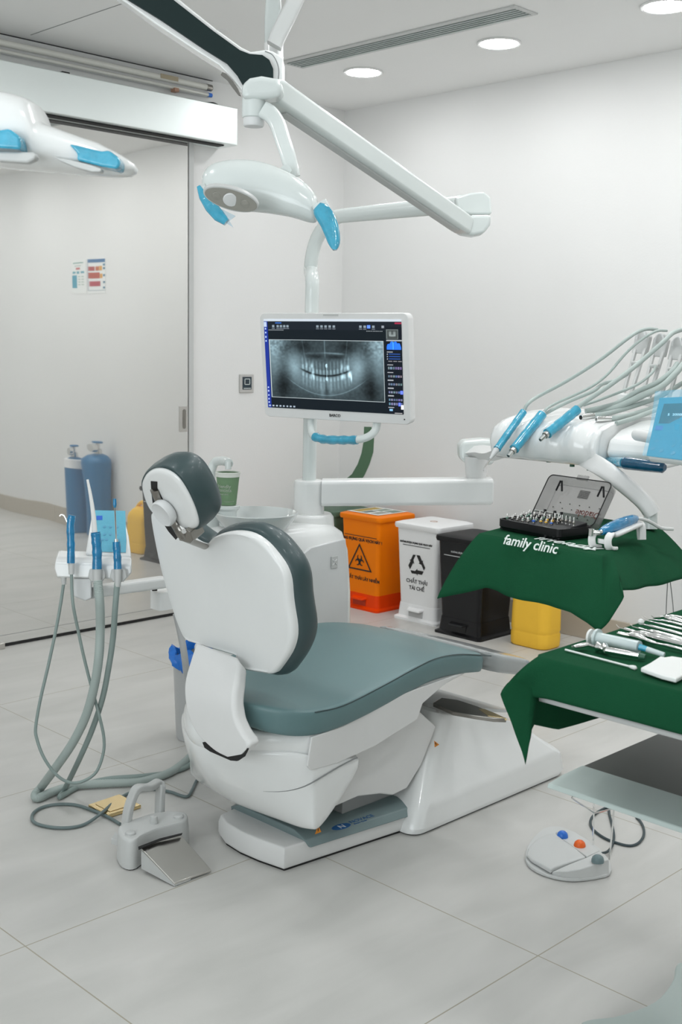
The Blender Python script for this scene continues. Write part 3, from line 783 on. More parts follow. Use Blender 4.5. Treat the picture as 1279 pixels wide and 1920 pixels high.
cp = thing('paper_cup', 'green paper cup with white rim standing beneath the white filler spout', 'cup', cs + UZ*.006)
cb = cs + UZ*.006; chh = .102
obj('cup_body', lathe([(0, .003), (.0265, .001), (.0268, .003), (.0365, chh - .008), (.037, chh - .001), (.0355, chh - .001), (.026, .006), (0, .006)], cb, n=44), [M['cupg']], parent=cp)
obj('rim', lathe([(.0355, chh - .013), (.0372, chh - .013), (.0380, chh - .004), (.0395, chh), (.0385, chh + .002), (.0365, chh), (.0355, chh - .006)], cb, n=44, cap=False), M['cupw'], parent=cp)
# lettering wrapped on the cup side that faces the room
fd = V((-.70, -.71, 0)).normalized(); rd = V((.71, -.70, 0)).normalized()
def cuptext(s, zz, size, dx, m=M['cupw']):
    t = text(s, cb + fd*.034 + rd*dx + UZ*zz, rd, UZ, size, m, cp, 'cup_lettering', depth=.0003, align='LEFT')
    base = origin(cp)
    for v in t.data.vertices:          # bend onto the cone
        p = v.co + base - cb
        a = p.dot(rd) ; r = .0268 + (.0365 - .0268)*(p.z - .003)/(chh - .011) + .0004
        th = a / r
        q = fd*(r*math.cos(th)) + rd*(r*math.sin(th)); v.co = cb + V((q.x, q.y, p.z)) - base
cuptext('friendly', .056, .0155, -.034); cuptext('dentists', .044, .0155, -.034); cuptext('dental clinic', .034, .007, -.028)
cuptext('www.dentists.vn', .012, .005, -.01)

# ------------------------------------------------------------------ operating lamp on its spring arm
ol = thing('operating_lamp', 'white operating lamp with blue wrapped handles hanging from a folding arm', 'operating lamp', W(560, 330, 2.62))
# elbow at the right
eb = W(893, 385, 3.32)
e2 = []
for px_, py_ in ((852, 372), (880, 364), (905, 362), (918, 372), (920, 400), (919, 404), (880, 404), (856, 398)):
    e2.append(W(px_, py_, 3.34))
vd = V((.70, .70, 0)); vr = V((.71, -.70, 0)).normalized()
obj('elbow_upper', prism([p - vd*.03 for p in e2], vd*.07), M['white2'], parent=un, bevel=.014, seg=4)
e3 = [W(x, y, 3.30) for x, y in ((884, 405), (919, 405), (917, 424), (905, 440), (885, 444), (860, 440), (852, 430), (868, 414))]
obj('elbow_lower', prism([p - vd*.035 for p in e3], vd*.07), M['white2'], parent=ol, bevel=.012, seg=4)
# long diagonal arm
def beam(pts, w, h, nm, m, parent, r=.35):
    rings = []
    d = (pts[-1] - pts[0]).normalized(); s, u = frame(d)
    for i, p in enumerate(pts):
        ww = w[i]; hh = h[i]
        rings.append([p + s*a + u*b for a, b in rrect(ww, hh, r*min(ww, hh), 4)])
    return obj(nm, loft(rings), m, parent=parent, sharp=50)
b0_ = W(874, 425, 3.28); b1_ = W(505, 168, 2.72)
beam([b0_.lerp(b1_, t) for t in (0, .02, .98, 1)], [.045, .055, .062, .05], [.045, .052, .060, .05], 'spring_arm', M['white2'], ol, r=.2)
dn = (b1_ - b0_).normalized(); s_, u_ = frame(dn)
obj('spring_arm_underside', loft([[p + s_*a + u_*(b - w_/2 - .001) for a, b in rrect(.028, .008, .003, 3)] for p, w_ in ((b0_.lerp(b1_, .05), .052), (b0_.lerp(b1_, .93), .059))]), M['lgrey'], parent=ol)
jt = W(490, 178, 2.68)
j1 = [W(x, y, 2.68) for x, y in ((455, 163), (470, 151), (492, 147), (520, 152), (534, 165), (528, 186), (500, 190), (470, 191), (456, 191))]
obj('arm_joint', prism([p - vd*.035 for p in j1], vd*.07), M['white2'], parent=ol, bevel=.016, seg=4)
jc = W(476, 190, 2.68)
obj('joint_drum', lathe([(.0265, .012), (.0275, .0), (.0275, -.035), (.026, -.037), (.0235, -.037), (.0235, -.054), (0, -.056)], jc, n=32), M['white2'], parent=ol)
obj('joint_cap', lathe([(.0238, -.038), (.0245, -.040), (.0245, -.054), (.022, -.057), (0, -.057)], jc, n=32), M['panelgrey'], parent=ol)
nk = [W(492, 205, 2.67), W(507, 214, 2.66), W(520, 232, 2.65), W(530, 262, 2.63), W(540, 292, 2.61), W(547, 318, 2.60), W(550, 332, 2.60)]
beamp = smooth_path(nk, 5)
rings = []
sN = vd
for i, p in enumerate(beamp):
    d = (beamp[min(i+1, len(beamp)-1)] - beamp[max(i-1, 0)]).normalized()
    u = sN.cross(d).normalized()
    w_ = .040 - .008*i/len(beamp)
    rings.append([p + u*a + sN*b for a, b in rrect(w_, .028, .010, 4)])
obj('lamp_neck', loft(rings), M['white2'], parent=ol, sharp=55)
hc_ = W(537, 322, 2.58)
obj('neck_hinge', cyl(hc_ - vd*.022, hc_ + vd*.022, .012, 24), M['white2'], parent=ol)
# lamp head: spine from left nose to right shoulder; cross sections given by top and bottom outline
sta = [  # px, top y, bottom y, width (m), depth
    (380, 340, 356, .020, 2.56), (384, 326, 366, .060, 2.56), (393, 314, 374, .085, 2.56), (408, 307, 382, .105, 2.56), (430, 302, 389, .118, 2.56), (460, 301, 395, .120, 2.56), (490, 305, 397, .115, 2.55),
    (515, 313, 400, .105, 2.54), (540, 324, 404, .098, 2.53), (560, 335, 409, .092, 2.52), (577, 348, 415, .085, 2.52), (590, 362, 417, .070, 2.51), (598, 378, 415, .040, 2.51)]
# the head is flat and wide, tilted so that its underside shows
tl = (vd*-.55 + UZ*-.10).normalized()
rings = []
for px_, t_, b_, w_, d_ in sta:
    T = W(px_, t_, d_ + .05); B = W(px_ - 2, b_, d_ + .01)
    up = (T - B); c_ = (T + B)/2; h_ = up.length
    r = []
    for k in range(20):
        a = 2*math.pi*k/20
        cu_, su_ = math.cos(a), math.sin(a)
        x_ = math.copysign(abs(cu_)**.8, cu_); y_ = math.copysign(abs(su_)**.9, su_)
        r.append(c_ + up*(.5*y_) + vd*(w_*.5*x_) - vd*(.02*y_))
    rings.append(r)
lh = obj('lamp_head', loft(rings), M['white2'], parent=ol, sub=1)
# light opening on the underside, facing down and toward the camera
lc = W(433, 374, 2.475)
lx = (W(485, 383, 2.475) - W(390, 357, 2.475)).normalized(); ln = (V((-.45, -.45, -.55))).normalized(); ly = ln.cross(lx).normalized(); 
lens = place2([(math.cos(t)*.058, math.sin(t)*.024) for t in [2*math.pi*k/36 for k in range(36)]], lc, lx, ly)
obj('reflector_frame', prism(place2([(math.cos(t)*.062, math.sin(t)*.028) for t in [2*math.pi*k/36 for k in range(36)]], lc - ln*.012, lx, ly), ln*.012), M['lgrey'], parent=lh, bevel=.002)
lf = obj('lamp_glass', prism(lens, ln*.0015), M['lens'], parent=lh, smooth=False)
obj('lamp_led', lathe([(.017, 0), (.015, .002), (0, .003)], lc + ln*.0014, axis=ln, n=24), M['panelgrey'], parent=lf)
obj('lamp_led', lathe([(.010, 0), (.009, .002), (0, .003)], lc + ln*.0014 - lx*.032, axis=ln, n=20), M['lens'], parent=lf)
obj('lamp_led', lathe([(.010, 0), (.009, .002), (0, .003)], lc + ln*.0014 + lx*.032, axis=ln, n=20), M['lens'], parent=lf)
# handles
def flatstrip(pts, ws, th, nm, m, parent, dvec=vd):
    rings = []
    for i, p in enumerate(pts):
        d = (pts[min(i+1, len(pts)-1)] - pts[max(i-1, 0)]).normalized(); u = dvec.cross(d).normalized()
        rings.append([p + u*a + dvec*b for a, b in rrect(ws[i], th, min(ws[i], th)*.35, 3)])
    return obj(nm, loft(rings), m, parent=parent, sharp=60)
hp_ = [W(598, 380, 2.50), W(608, 400, 2.49), W(618, 425, 2.48), W(625, 448, 2.475), W(629, 466, 2.47)]
flatstrip(hp_, [.034, .036, .030, .024, .014], .020, 'handle', M['white2'], ol)
hw_ = smooth_path([W(594, 388, 2.49), W(606, 400, 2.485), W(617, 420, 2.48), W(624, 442, 2.475), W(627, 457, 2.472), W(628, 469, 2.47)], 3)
flatstrip(hw_, [.024, .032, .037, .039, .039, .038, .037, .036, .034, .032, .030, .028, .025, .021, .016, .008], .028, 'handle_film', M['film'], ol)
hp_ = [W(380, 346, 2.56), W(386, 368, 2.545), W(398, 388, 2.53), W(412, 404, 2.52), W(424, 415, 2.51)]
flatstrip(hp_, [.012, .018, .022, .020, .012], .018, 'handle', M['white2'], ol)
hp_ = [W(373, 350, 2.56), W(382, 368, 2.55), W(396, 388, 2.535), W(411, 405, 2.52), W(425, 417, 2.51)]
flatstrip(hp_, [.008, .022, .028, .027, .016], .026, 'handle_film', M['film'], ol)
bm = nbm(); a = W(420, 398, 2.505)
add_prism(bm, [W(416, 392, 2.505), W(442, 405, 2.505), W(430, 414, 2.505), W(438, 427, 2.505), W(424, 418, 2.505)], vd*.002)
obj('film_tail', bm, M['filmt'], parent=ol, smooth=False)

# ------------------------------------------------------------------ monitor
mo = thing('monitor', 'white framed medical monitor showing a dental x-ray, mounted on the unit pole', 'monitor', W(627, 690, 3.6))
TL, TR, BL, BR = (484, 589), (762, 584.5), (499, 782), (774.5, 796)
# plane of the screen: left edge farther away
mL, mR = 3.72, 3.42
P00 = W(*TL, mL); P10 = W(*TR, mR)
ex = (P10 - P00); ex = V((ex.x, ex.y, 0)).normalized()
en = ex.cross(UZ).normalized()
if en.dot(CO - P00) < 0: en = -en
eu = (UZ*.985 + en*.10).normalized(); en = ex.cross(eu).normalized()
if en.dot(CO - P00) < 0: en = -en
mp0 = W(627, 690, 3.57)
def mpt(px_, py_, off=0.0): return onp(px_, py_, mp0 + en*off, en)
c4 = [mpt(*q) for q in (BL, BR, TR, TL)]
mx_ = sum((q - mp0).dot(ex) for q in c4)/4; my_ = sum((q - mp0).dot(eu) for q in c4)/4
mc = mp0 + ex*mx_ + eu*my_
mw = (((c4[1] - c4[0]).dot(ex)) + ((c4[2] - c4[3]).dot(ex)))/2; mh = (((c4[3] - c4[0]).dot(eu)) + ((c4[2] - c4[1]).dot(eu)))/2
def mrel(x, y, off=0.0): return mc + ex*x + eu*y + en*off
rings = [[mrel(x*s, y*s2, o) for x, y in rrect(mw, mh, .018, 5)] for o, s, s2 in ((-.040, .90, .84), (-.036, .965, .95), (-.030, .995, .99), (-.004, 1.0, 1.0), (0, .994, .99))]
hz = obj('housing', loft(rings), M['whitem'], parent=mo, sharp=50)
sc4 = [mpt(*q) for q in ((506, 764), (760, 777), (750.5, 599), (492, 598))]
sx0 = ((sc4[0] - mc).dot(ex) + (sc4[3] - mc).dot(ex))/2; sx1 = ((sc4[1] - mc).dot(ex) + (sc4[2] - mc).dot(ex))/2
sy0 = ((sc4[0] - mc).dot(eu) + (sc4[1] - mc).dot(eu))/2; sy1 = ((sc4[2] - mc).dot(eu) + (sc4[3] - mc).dot(eu))/2

# picture shown on the screen, computed on a fine mesh (u right, v down, 0..1)
NXs, NYs = 400, 236
uu, vv = np.meshgrid((np.arange(NXs + 1))/NXs, (np.arange(NYs + 1))/NYs)
img = np.zeros((NYs + 1, NXs + 1, 3)); img[:] = (.004, .007, .010)
def rect(u0, v0, u1, v1, c, a=1.0):
    m_ = (uu >= u0) & (uu <= u1) & (vv >= v0) & (vv <= v1); img[m_] = img[m_]*(1 - a) + np.array(c)*a
rect(0, 0, 1, .022, (.42, .47, .52)); rect(0, .022, .028, 1, (.01, .025, .20)); rect(0, .03, .022, .085, (.35, .42, .55))
rect(.03, .022, 1, .115, (.007, .010, .015)); rect(.09, .035, .135, .050, (.03, .10, .35)); rect(.955, .03, 1, .05, (.25, .02, .05))
rng = np.random.RandomState(3)
for u in (.065, .10, .125, .15, .175) + (.40, .43, .46, .49, .52) + (.71, .74, .80): rect(u, .065, u + .016, .093, (.22, .27, .31), .8); rect(u - .003, .10, u + .019, .106, (.15, .17, .2), .8)
rect(.765, .062, .787, .094, (.10, .22, .85)); rect(.865, .066, .88, .09, (.2, .22, .25))
for k in range(12): rect(.76 + k*.0095, .12, .764 + k*.0095, .13, (.25, .28, .3))
rect(.035, .118, .15, .124, (.25, .28, .3), .6)
for v in (.10, .14, .19, .235): rect(.007, v, .017, v + .018, (.45, .6, .95), .7)
for v in (.76, .80, .85, .89, .93): rect(.007, v, .017, v + .018, (.45, .55, .85), .7)
for k in range(8): rect(.01 + k*.027, .968, .024 + k*.027, .985, (.35, .42, .5), .8)
# right tool column
rect(.888, .08, 1, 1, (.004, .006, .010)); rect(.895, .105, .975, .205, (.10, .12, .12))
hx = (uu - .895)/.10
m_ = (hx > 0) & (uu < .995) & (vv < .315) & (vv > .315 - .085*np.clip(np.sin(np.clip(hx, 0, 1)*np.pi)**.4 + .1*np.sin(hx*23), 0, 1)); img[m_] = (.02, .14, .80)
rect(.94, .23, .942, .315, (.1, .5, .7)); rect(.895, .215, 1, .225, (.3, .32, .33))
for v in (.36, .385, .41): rect(.91, v, .985, v + .008, (.02, .07, .28)); rect(.896, v - .003, .902, v + .01, (.3, .34, .4))
for v in (.335, .472, .553, .635, .72, .80, .925): rect(.896, v, .935, v + .010, (.35, .37, .4), .8)
for v, n_ in ((.435, 3),): 
    for k in range(n_): rect(.905 + k*.033, v, .93 + k*.033, v + .009, (.3, .3, .32), .6)
for v in (.50, .585, .67, .755, .835, .88):
    for k in range(6):
        if v == .88 and k == 4: rect(.90 + k*.0165, v - .006, .915 + k*.0165, v + .034, (.12, .18, .9))
        elif v == .755 and k == 5: rect(.90 + k*.0165, v - .006, .915 + k*.0165, v + .03, (.12, .18, .9))
        else:
            rect(.901 + k*.0165, v, .912 + k*.0165, v + .024, (.10 + .2*rng.rand(), .14 + .2*rng.rand(), .22 + .25*rng.rand()), .75)
            rect(.904 + k*.0165, v + .006, .909 + k*.0165, v + .016, (.02, .03, .05), .8)
rect(.905, .948, .925, .97, (.2, .4, .6)); rect(.985, .90, 1, .945, (.7, .72, .72)); rect(.94, .985, .99, .992, (.3, .3, .3))
# the panoramic x-ray
X0_, V0_, X1_, V1_ = .035, .225, .873, .88
xx = (uu - X0_)/(X1_ - X0_)*2 - 1; yy = (vv - V0_)/(V1_ - V0_)
ins = (np.abs(xx) <= 1) & (yy >= 0) & (yy <= 1)
def G(x, y, cx, cy, sx, sy): return np.exp(-((x - cx)/sx)**2 - ((y - cy)/sy)**2)
ax_ = np.abs(xx)
g = np.full_like(xx, .16)
g += .28*G(ax_, yy, .95, .05, .22, .28) + .16*G(ax_, yy, .92, .45, .16, .3)
g += .25*G(ax_, yy, .55, .42, .16, .22)                                   # cheeks / jaw ramus
g -= .12*G(ax_, yy, .78, .75, .13, .3); g -= .10*G(ax_, yy, .40, .12, .16, .10) + .05*G(ax_, yy, .70, .15, .10, .10)
occl = .50 + .10*(1 - (ax_/.42)**2)                                          # bite line curve
sg_ = lambda t: 1/(1 + np.exp(-np.clip(t, -40, 40)))
rimy = .93 - .58*ax_**2.0
soft = sg_((.62 - ax_)/.04)
g += .10*sg_((rimy - yy)/.03)*sg_((yy - occl)/.03)*soft
g += .12*np.exp(-((yy - rimy)/.010)**2)*sg_((.66 - ax_)/.03)
g += .20*np.exp(-((yy - .215 - .04*ax_)/.014)**2)*sg_((.33 - ax_)/.02)*(.6 + .4*np.sin(xx*9))
g += .14*np.exp(-((xx)/.010)**2)*sg_((.28 - yy)/.02) + .07*np.exp(-((ax_ - .36 - .12*(.3 - yy))/.010)**2)*sg_((.30 - yy)/.02)
g -= .10*G(ax_, yy, .17, .28, .14, .035)
for k in range(7):
    tx = .030 + .061*k; oc = .50 + .10*(1 - (tx/.42)**2); tilt = .05*k/7
    for sgn in (-1, 1):
        xs = (xx*sgn - tx)
        g += .20*np.exp(-((xs + tilt*(yy - oc))/.021)**4)*np.exp(-((yy - oc + .055)/.042)**4)
        g += .11*np.exp(-((xs + tilt*(yy - oc))/.014)**2)*np.exp(-((yy - oc + .15)/.085)**4)
        g += .17*np.exp(-((xs - tilt*(yy - oc))/.020)**4)*np.exp(-((yy - oc - .060)/.040)**4)
        g += .10*np.exp(-((xs - tilt*(yy - oc))/.013)**2)*np.exp(-((yy - oc - .16)/.085)**4)
g += .07*G(ax_, yy, .18, .42, .22, .14) + .06*G(ax_, yy, .2, .66, .22, .12)
g -= .20*np.exp(-((yy - occl)/.016)**2)*sg_((.44 - ax_)/.02)
g += .10*G(ax_, yy, .07, .80, .035, .16) - .10*G(xx, yy, .02, .84, .045, .10)
for cx_, cy_, sx_, sy_, a_ in ((.42, .56, .024, .055, .6), (.445, .62, .012, .06, .55), (.30, .60, .028, .045, .45), (.29, .44, .022, .05, .32), (.38, .45, .026, .045, .3), (-.24, .44, .024, .045, .42), (-.33, .42, .022, .045, .25), (-.23, .57, .024, .05, .42), (-.21, .63, .010, .05, .3), (-.25, .64, .010, .05, .25)):
    g += a_*G(xx, yy, cx_, cy_, sx_, sy_)
def disc(cx_, cy_, r_): 
    return (((xx - cx_)*1.0)**2*1.0 + ((yy - cy_)*.78*.70)**2) < r_**2
g[disc(.02, .43, .018)] = .75; g[disc(.02, .65, .018)] = .75
g[(np.abs(xx - .02) < .004) & (yy > .43) & (yy < .65)] = .62
nz = rng.rand(40, 70)
def bil(a, X_, Y_):
    X_ = np.clip(X_, 0, a.shape[1] - 1.001); Y_ = np.clip(Y_, 0, a.shape[0] - 1.001); x0 = X_.astype(int); y0 = Y_.astype(int); fx = X_ - x0; fy = Y_ - y0
    return a[y0, x0]*(1-fx)*(1-fy) + a[y0, x0+1]*fx*(1-fy) + a[y0+1, x0]*(1-fx)*fy + a[y0+1, x0+1]*fx*fy
nn_ = bil(nz, (xx + 1)*34, np.clip(yy, 0, 1)*38) - .5
g += nn_*(.05 + .26*G(ax_, yy, .95, .05, .25, .22))
g = np.clip(g, .02, 1)
xr = np.stack([g*.74, g*.93, g*1.0], -1)**1.7
img[ins] = xr[ins]
# small preview
m2 = (uu > .90) & (uu < .972) & (vv > .112) & (vv < .20)
pu = (uu - .936)/.036; pv_ = (vv - .112)/.088
g2 = .10 + .25*G(np.abs(pu), pv_, .4, .35, .25, .2) + .25*np.exp(-((pv_ - .55 - .1*(1 - pu**2))/.12)**2)*(np.abs(pu) < .6)
img[m2] = (np.stack([g2*.8, g2*.9, g2*.9], -1)**1.3)[m2]
edge = ins & ((np.abs(np.abs(xx) - 1) < .006) | (yy < .008) | (yy > .992)); img[edge] = (.42, .48, .50)
# mesh with a colour per vertex
def srgb_like(c): return c
me = bpy.data.meshes.new('screen')
U = sx0 + (sx1 - sx0)*uu; Wv = sy1 + (sy0 - sy1)*vv
co = np.array(mc - mo.location)[None, None, :] + U[..., None]*np.array(ex) + Wv[..., None]*np.array(eu) + .0015*np.array(en)
idx = np.arange((NXs + 1)*(NYs + 1)).reshape(NYs + 1, NXs + 1)
fa = np.stack([idx[1:, :-1], idx[1:, 1:], idx[:-1, 1:], idx[:-1, :-1]], -1).reshape(-1, 4)
me.vertices.add(idx.size); me.vertices.foreach_set('co', co.reshape(-1).astype(np.float32))
me.loops.add(fa.size); me.loops.foreach_set('vertex_index', fa.reshape(-1).astype(np.int32))
me.polygons.add(len(fa)); me.polygons.foreach_set('loop_start', (np.arange(len(fa))*4).astype(np.int32)); me.polygons.foreach_set('loop_total', np.full(len(fa), 4, np.int32))
me.update(calc_edges=True); me.validate()
ca = me.color_attributes.new('picture', 'FLOAT_COLOR', 'POINT')
ca.data.foreach_set('color', np.concatenate([img, np.ones(img.shape[:2] + (1,))], -1).reshape(-1).astype(np.float32))
ms = bpy.data.materials.new('lit_screen'); ms.use_nodes = True
nt = ms.node_tree; b = nt.nodes['Principled BSDF']; at = nt.nodes.new('ShaderNodeVertexColor'); at.layer_name = 'picture'
nt.links.new(at.outputs['Color'], b.inputs['Emission Color']); b.inputs['Emission Strength'].default_value = 1.0
b.inputs['Base Color'].default_value = (.004, .005, .006, 1); b.inputs['Roughness'].default_value = .4; b.inputs['Specular IOR Level'].default_value = .12
me.materials.append(ms)
so = bpy.data.objects.new('screen', me); C.objects.link(so); so.parent = mo
text('BARCO', mpt(628, 781.5, .001), ex, eu, .0125, M['printk'], mo, 'brand_lettering', depth=.0004, bold=.0002)
obj('sensor_strip', prism([mrel(x, y, .0003) for x, y in ((-.028, mh/2 - .009), (.028, mh/2 - .009), (.028, mh/2 - .004), (-.028, mh/2 - .004))], en*.0006), M['lgrey'], parent=mo, smooth=False)
obj('power_light', cyl(mrel(mw/2 - .022, -mh/2 + .016, -.001), mrel(mw/2 - .022, -mh/2 + .016, .001), .0022, 12), M['printk'], parent=mo)
# mount between monitor and pole
q0 = mrel(-.06, 0, -.035)
obj('mount', tube([q0, V((cxy.x, cxy.y, q0.z))], .03, 16), M['white2'], parent=mo)
# handle bar beneath with blue film
hb = [mpt(583, 783, -.02), mpt(583, 800, -.012), mpt(586, 815, .0), mpt(600, 822, .012), mpt(640, 825, .02), mpt(672, 824, .018), mpt(692, 818, .008), mpt(704, 806, -.01), mpt(708, 788, -.02)]
hb_ = smooth_path(hb, 5)
hnd = obj('handle_bar', tube(hb_, .0125, 14, flat=(1, .8)), M['white2'], parent=mo)
fb_ = [p for p in smooth_path([mpt(590, 819, .009), mpt(610, 824, .014), mpt(640, 825, .02), mpt(670, 825, .018)], 5)]
rr = [.0165 + .0015*math.sin(i*1.9) for i in range(len(fb_))]
obj('handle_film', tube(fb_, rr, 14, flat=(1, .85)), M['film'], parent=mo)

M['vent_grey'] = mat('warm_grey_vent', (0.17, 0.165, 0.15), .6)
# ------------------------------------------------------------------ ceiling boom with dark cover
cb_ = thing('ceiling_boom', 'dark green grey ceiling boom arm with white edges above the operating lamp', 'boom arm', (1.4, 1.9, H))
D0, D1 = 2.45, 2.95
up_ = [W(66, -118, 2.4), W(238, -2, 2.55), W(300, 36, 2.6), W(380, 90, 2.75), W(425, 118, 2.83), W(444, 140, 2.88), W(455, 159, 2.9), W(470, 152, 2.92), W(495, 147, 2.95), W(512, 147, 2.95), W(512, 128, 2.95), W(505, 112, 2.94), W(492, 103, 2.93), W(468, 101, 2.9), W(450, 94, 2.86), W(400, 58, 2.78), W(318, -6, 2.62), W(140, -122, 2.4)]
nb = V((-.45, -.45, -.30)).normalized()
def flat28(p, d=2.80):
    r = p - CO; nz = -V((RM[0][2], RM[1][2], RM[2][2])); return CO + r*(d/r.dot(nz))
up_ = [flat28(p) for p in up_]
obj('dark_cover', prism(up_, vd*.02), M['boom'], parent=cb_, smooth=False)
wb = [W(50, -120, 2.4), W(215, -10, 2.55), W(290, 44, 2.6), W(370, 97, 2.75), W(410, 122, 2.83), W(432, 145, 2.88), W(452, 168, 2.9), W(454, 176, 2.9), W(514, 172, 2.97), W(531, 160, 2.97), W(531, 108, 2.97), W(512, 96, 2.95), W(498, 93, 2.93), W(470, 97, 2.9), W(452, 88, 2.86), W(405, 54, 2.78), W(325, -10, 2.62), W(150, -124, 2.4)]
obj('arm_body', prism([flat28(p, 2.812) for p in wb], vd*.07), M['white'], parent=cb_, bevel=.004)
ss = [W(x, y, 2.86) for x, y in ((417, 135), (424, 138), (437, 152), (446, 166), (452, 180), (447, 178), (436, 164), (426, 150), (414, 140))]
obj('vent_slot', prism([flat28(p, 2.806) for p in ss], vd*.008), M['vent_grey'], parent=cb_, smooth=False)
rg = [W(x, y, 2.90) for x, y in ((497, 96), (510, 102), (519, 116), (523, 132), (522, 148))]
obj('joint_ring', tube(smooth_path([flat28(p, 2.811) for p in rg], 4), .0012, 6), M['seam'], parent=cb_)
sx_ = W(515, 115, 2.98)
obj('spindle', cyl(W(513, 150, 3.0), W(513, 84, 3.0), .0255, 28), M['white'], parent=cb_)
obj('hanging_tube', loft([[p + vr*u + vd*v for u, v in rrect(w_, .045, .01, 3)] for p, w_ in ((W(513, 85, 3.02), .046), (W(513, 40, 3.03), .046), (W(513, 2, 3.06), .040), (V((W(513, 2, 3.06).x, W(513, 2, 3.06).y, H)), .040))]), M['white2'], parent=cb_)
beam([W(514, 86, 2.95), W(520, 70, 2.95), W(545, 20, 2.94), W(568, -30, 2.93), W(690, -265, 2.90)], [.040, .042, .044, .044, .044], [.04]*5, 'ceiling_strut', M['lgrey'], cb_, r=.2)

# ------------------------------------------------------------------ nearer lamp head entering from the left
nl = thing('examination_lamp', 'large white lamp head with blue film bands entering the left edge', 'examination lamp', W(-60, 250, 1.75))
d1 = 1.62
sta = [(-140, 196, 290), (-90, 182, 298), (-40, 176, 306), (0, 176, 312), (30, 181, 316), (60, 190, 318), (74, 200, 319), (84, 232, 320), (95, 239, 321), (120, 248, 323), (160, 262, 327), (190, 272, 330), (220, 287, 332), (242, 300, 331), (252, 308, 326), (256, 314, 320)]
rings = []
for i, (px_, t_, b_) in enumerate(sta):
    T = W(px_, t_, d1); B = W(px_, b_, d1); up = T - B; c_ = (T + B)/2
    w_ = min(.20, .02 + .9*math.sqrt(max(0, 256.5 - px_))/100*1.1)
    r = []
    for k in range(20):
        a = 2*math.pi*k/20; cu_, su_ = math.cos(a), math.sin(a)
        r.append(c_ + up*.5*math.copysign(abs(su_)**.75, su_) + vd*(w_*.5*math.copysign(abs(cu_)**.8, cu_)))
    rings.append(r)
lh2 = obj('lamp_head', loft(rings), M['white'], parent=nl, sharp=50)
def onsurf(px_, py_, off): 
    return W(px_, py_, d1 - off)
def film2(pts, off, nm, m, bev=.004, th=.006):
    o = obj(nm, prism([onsurf(x, y, off) for x, y in pts], vd*th), m, parent=nl, bevel=bev)
    return o
film2([(-40, 240), (0, 243), (16, 240), (38, 256), (39, 280), (0, 277), (-40, 276)], .098, 'film_band', M['film'], th=.05)
film2([(128, 269), (148, 273), (190, 283), (204, 281), (224, 296), (226, 308), (220, 317), (190, 312), (143, 300), (145, 288)], .062, 'film_band', M['film'], th=.05)
film2([(-60, 284), (0, 284), (60, 285), (68, 289), (66, 298), (50, 305), (10, 302), (-60, 298)], .090, 'lamp_face', M['lgrey'], th=.02)
film2([(100, 294), (130, 299), (170, 309), (190, 316), (189, 322), (172, 322), (140, 313), (112, 301)], .066, 'lamp_face', M['lgrey'], th=.02)
# ================================================================== INSTRUMENT CONSOLE
co_ = thing('instrument_console', 'white instrument console with whip arms hung over the green draped tray', 'instrument console', (2.5, 1.58, 1.05))
def scallop(prof, ya, yb, n, depth=.015, per=.072, y0=1.775):
    rings = []
    for k in range(n + 1):
        y = ya + (yb - ya)*k/n
        e = min(k, n - k)/2.0
        s = .90 + .10*min(1, e) if e < 1 else 1.0
        c = depth*(.5 - .5*math.cos(2*math.pi*(y - y0)/per))
        r = []
        for x, z in prof:
            f = max(0, 1 - (x - 2.335)/.16)
            zz = 1.105 + (z - 1.105)*s; xx_ = 2.50 + (x - 2.50)*s
            if z > 1.10: zz -= c*f*.9
            r.append(V((xx_ + c*f*.5, y, zz)))
        rings.append(r)
    return loft(rings)
prof = [(2.366, 1.050), (2.343, 1.062), (2.335, 1.090), (2.338, 1.120), (2.352, 1.140), (2.385, 1.153), (2.43, 1.159), (2.52, 1.166), (2.64, 1.170), (2.70, 1.166), (2.712, 1.145), (2.70, 1.12), (2.60, 1.085), (2.48, 1.052), (2.41, 1.045)]
obj('body', scallop(prof, 1.820, 1.490, 48), M['white'], parent=co_, sharp=70)
prof2 = [(2.40, 1.050), (2.375, 1.085), (2.385, 1.115), (2.43, 1.138), (2.52, 1.156), (2.68, 1.160), (2.70, 1.14), (2.68, 1.10), (2.55, 1.06)]
obj('side_housing', loft([[V((x, y, z)) for x, z in prof2] for y in (1.488, 1.40, 1.36)]), M['white'], parent=co_, bevel=.008)
for (x, y) in ((999, 857), (1029, 864), (1073, 872), (1105, 879)):
    p = PX(x, y, 2.42)
    obj('green_plug', lathe([(.0055, .012), (.0062, .0), (.0062, -.004), (0, -.0045)], p, n=14), M['teal'], parent=co_, label='dark green plug')
# grab handle with dark blue wrapped grip
h1 = PX(1140, 866, 2.40); h2_ = W(1172, 868, 2.60); h3 = W(1247, 877, 2.52)
obj('grip_collar', cyl(h1, h2_, .0125, 20), M['film'], parent=co_)
gd = (h3 - h2_).normalized()
obj('grip', tube([h2_ - gd*.002, h2_ + gd*.002, h2_.lerp(h3, .5), h3 - gd*.006, h3], [.013, .0145, .0140, .0125, .007], 18), mat('navy_wrapped_grip', '#17506e', .12, coat=.8, noise=.5, nscale=60, bump=.6, bscale=60), parent=co_)
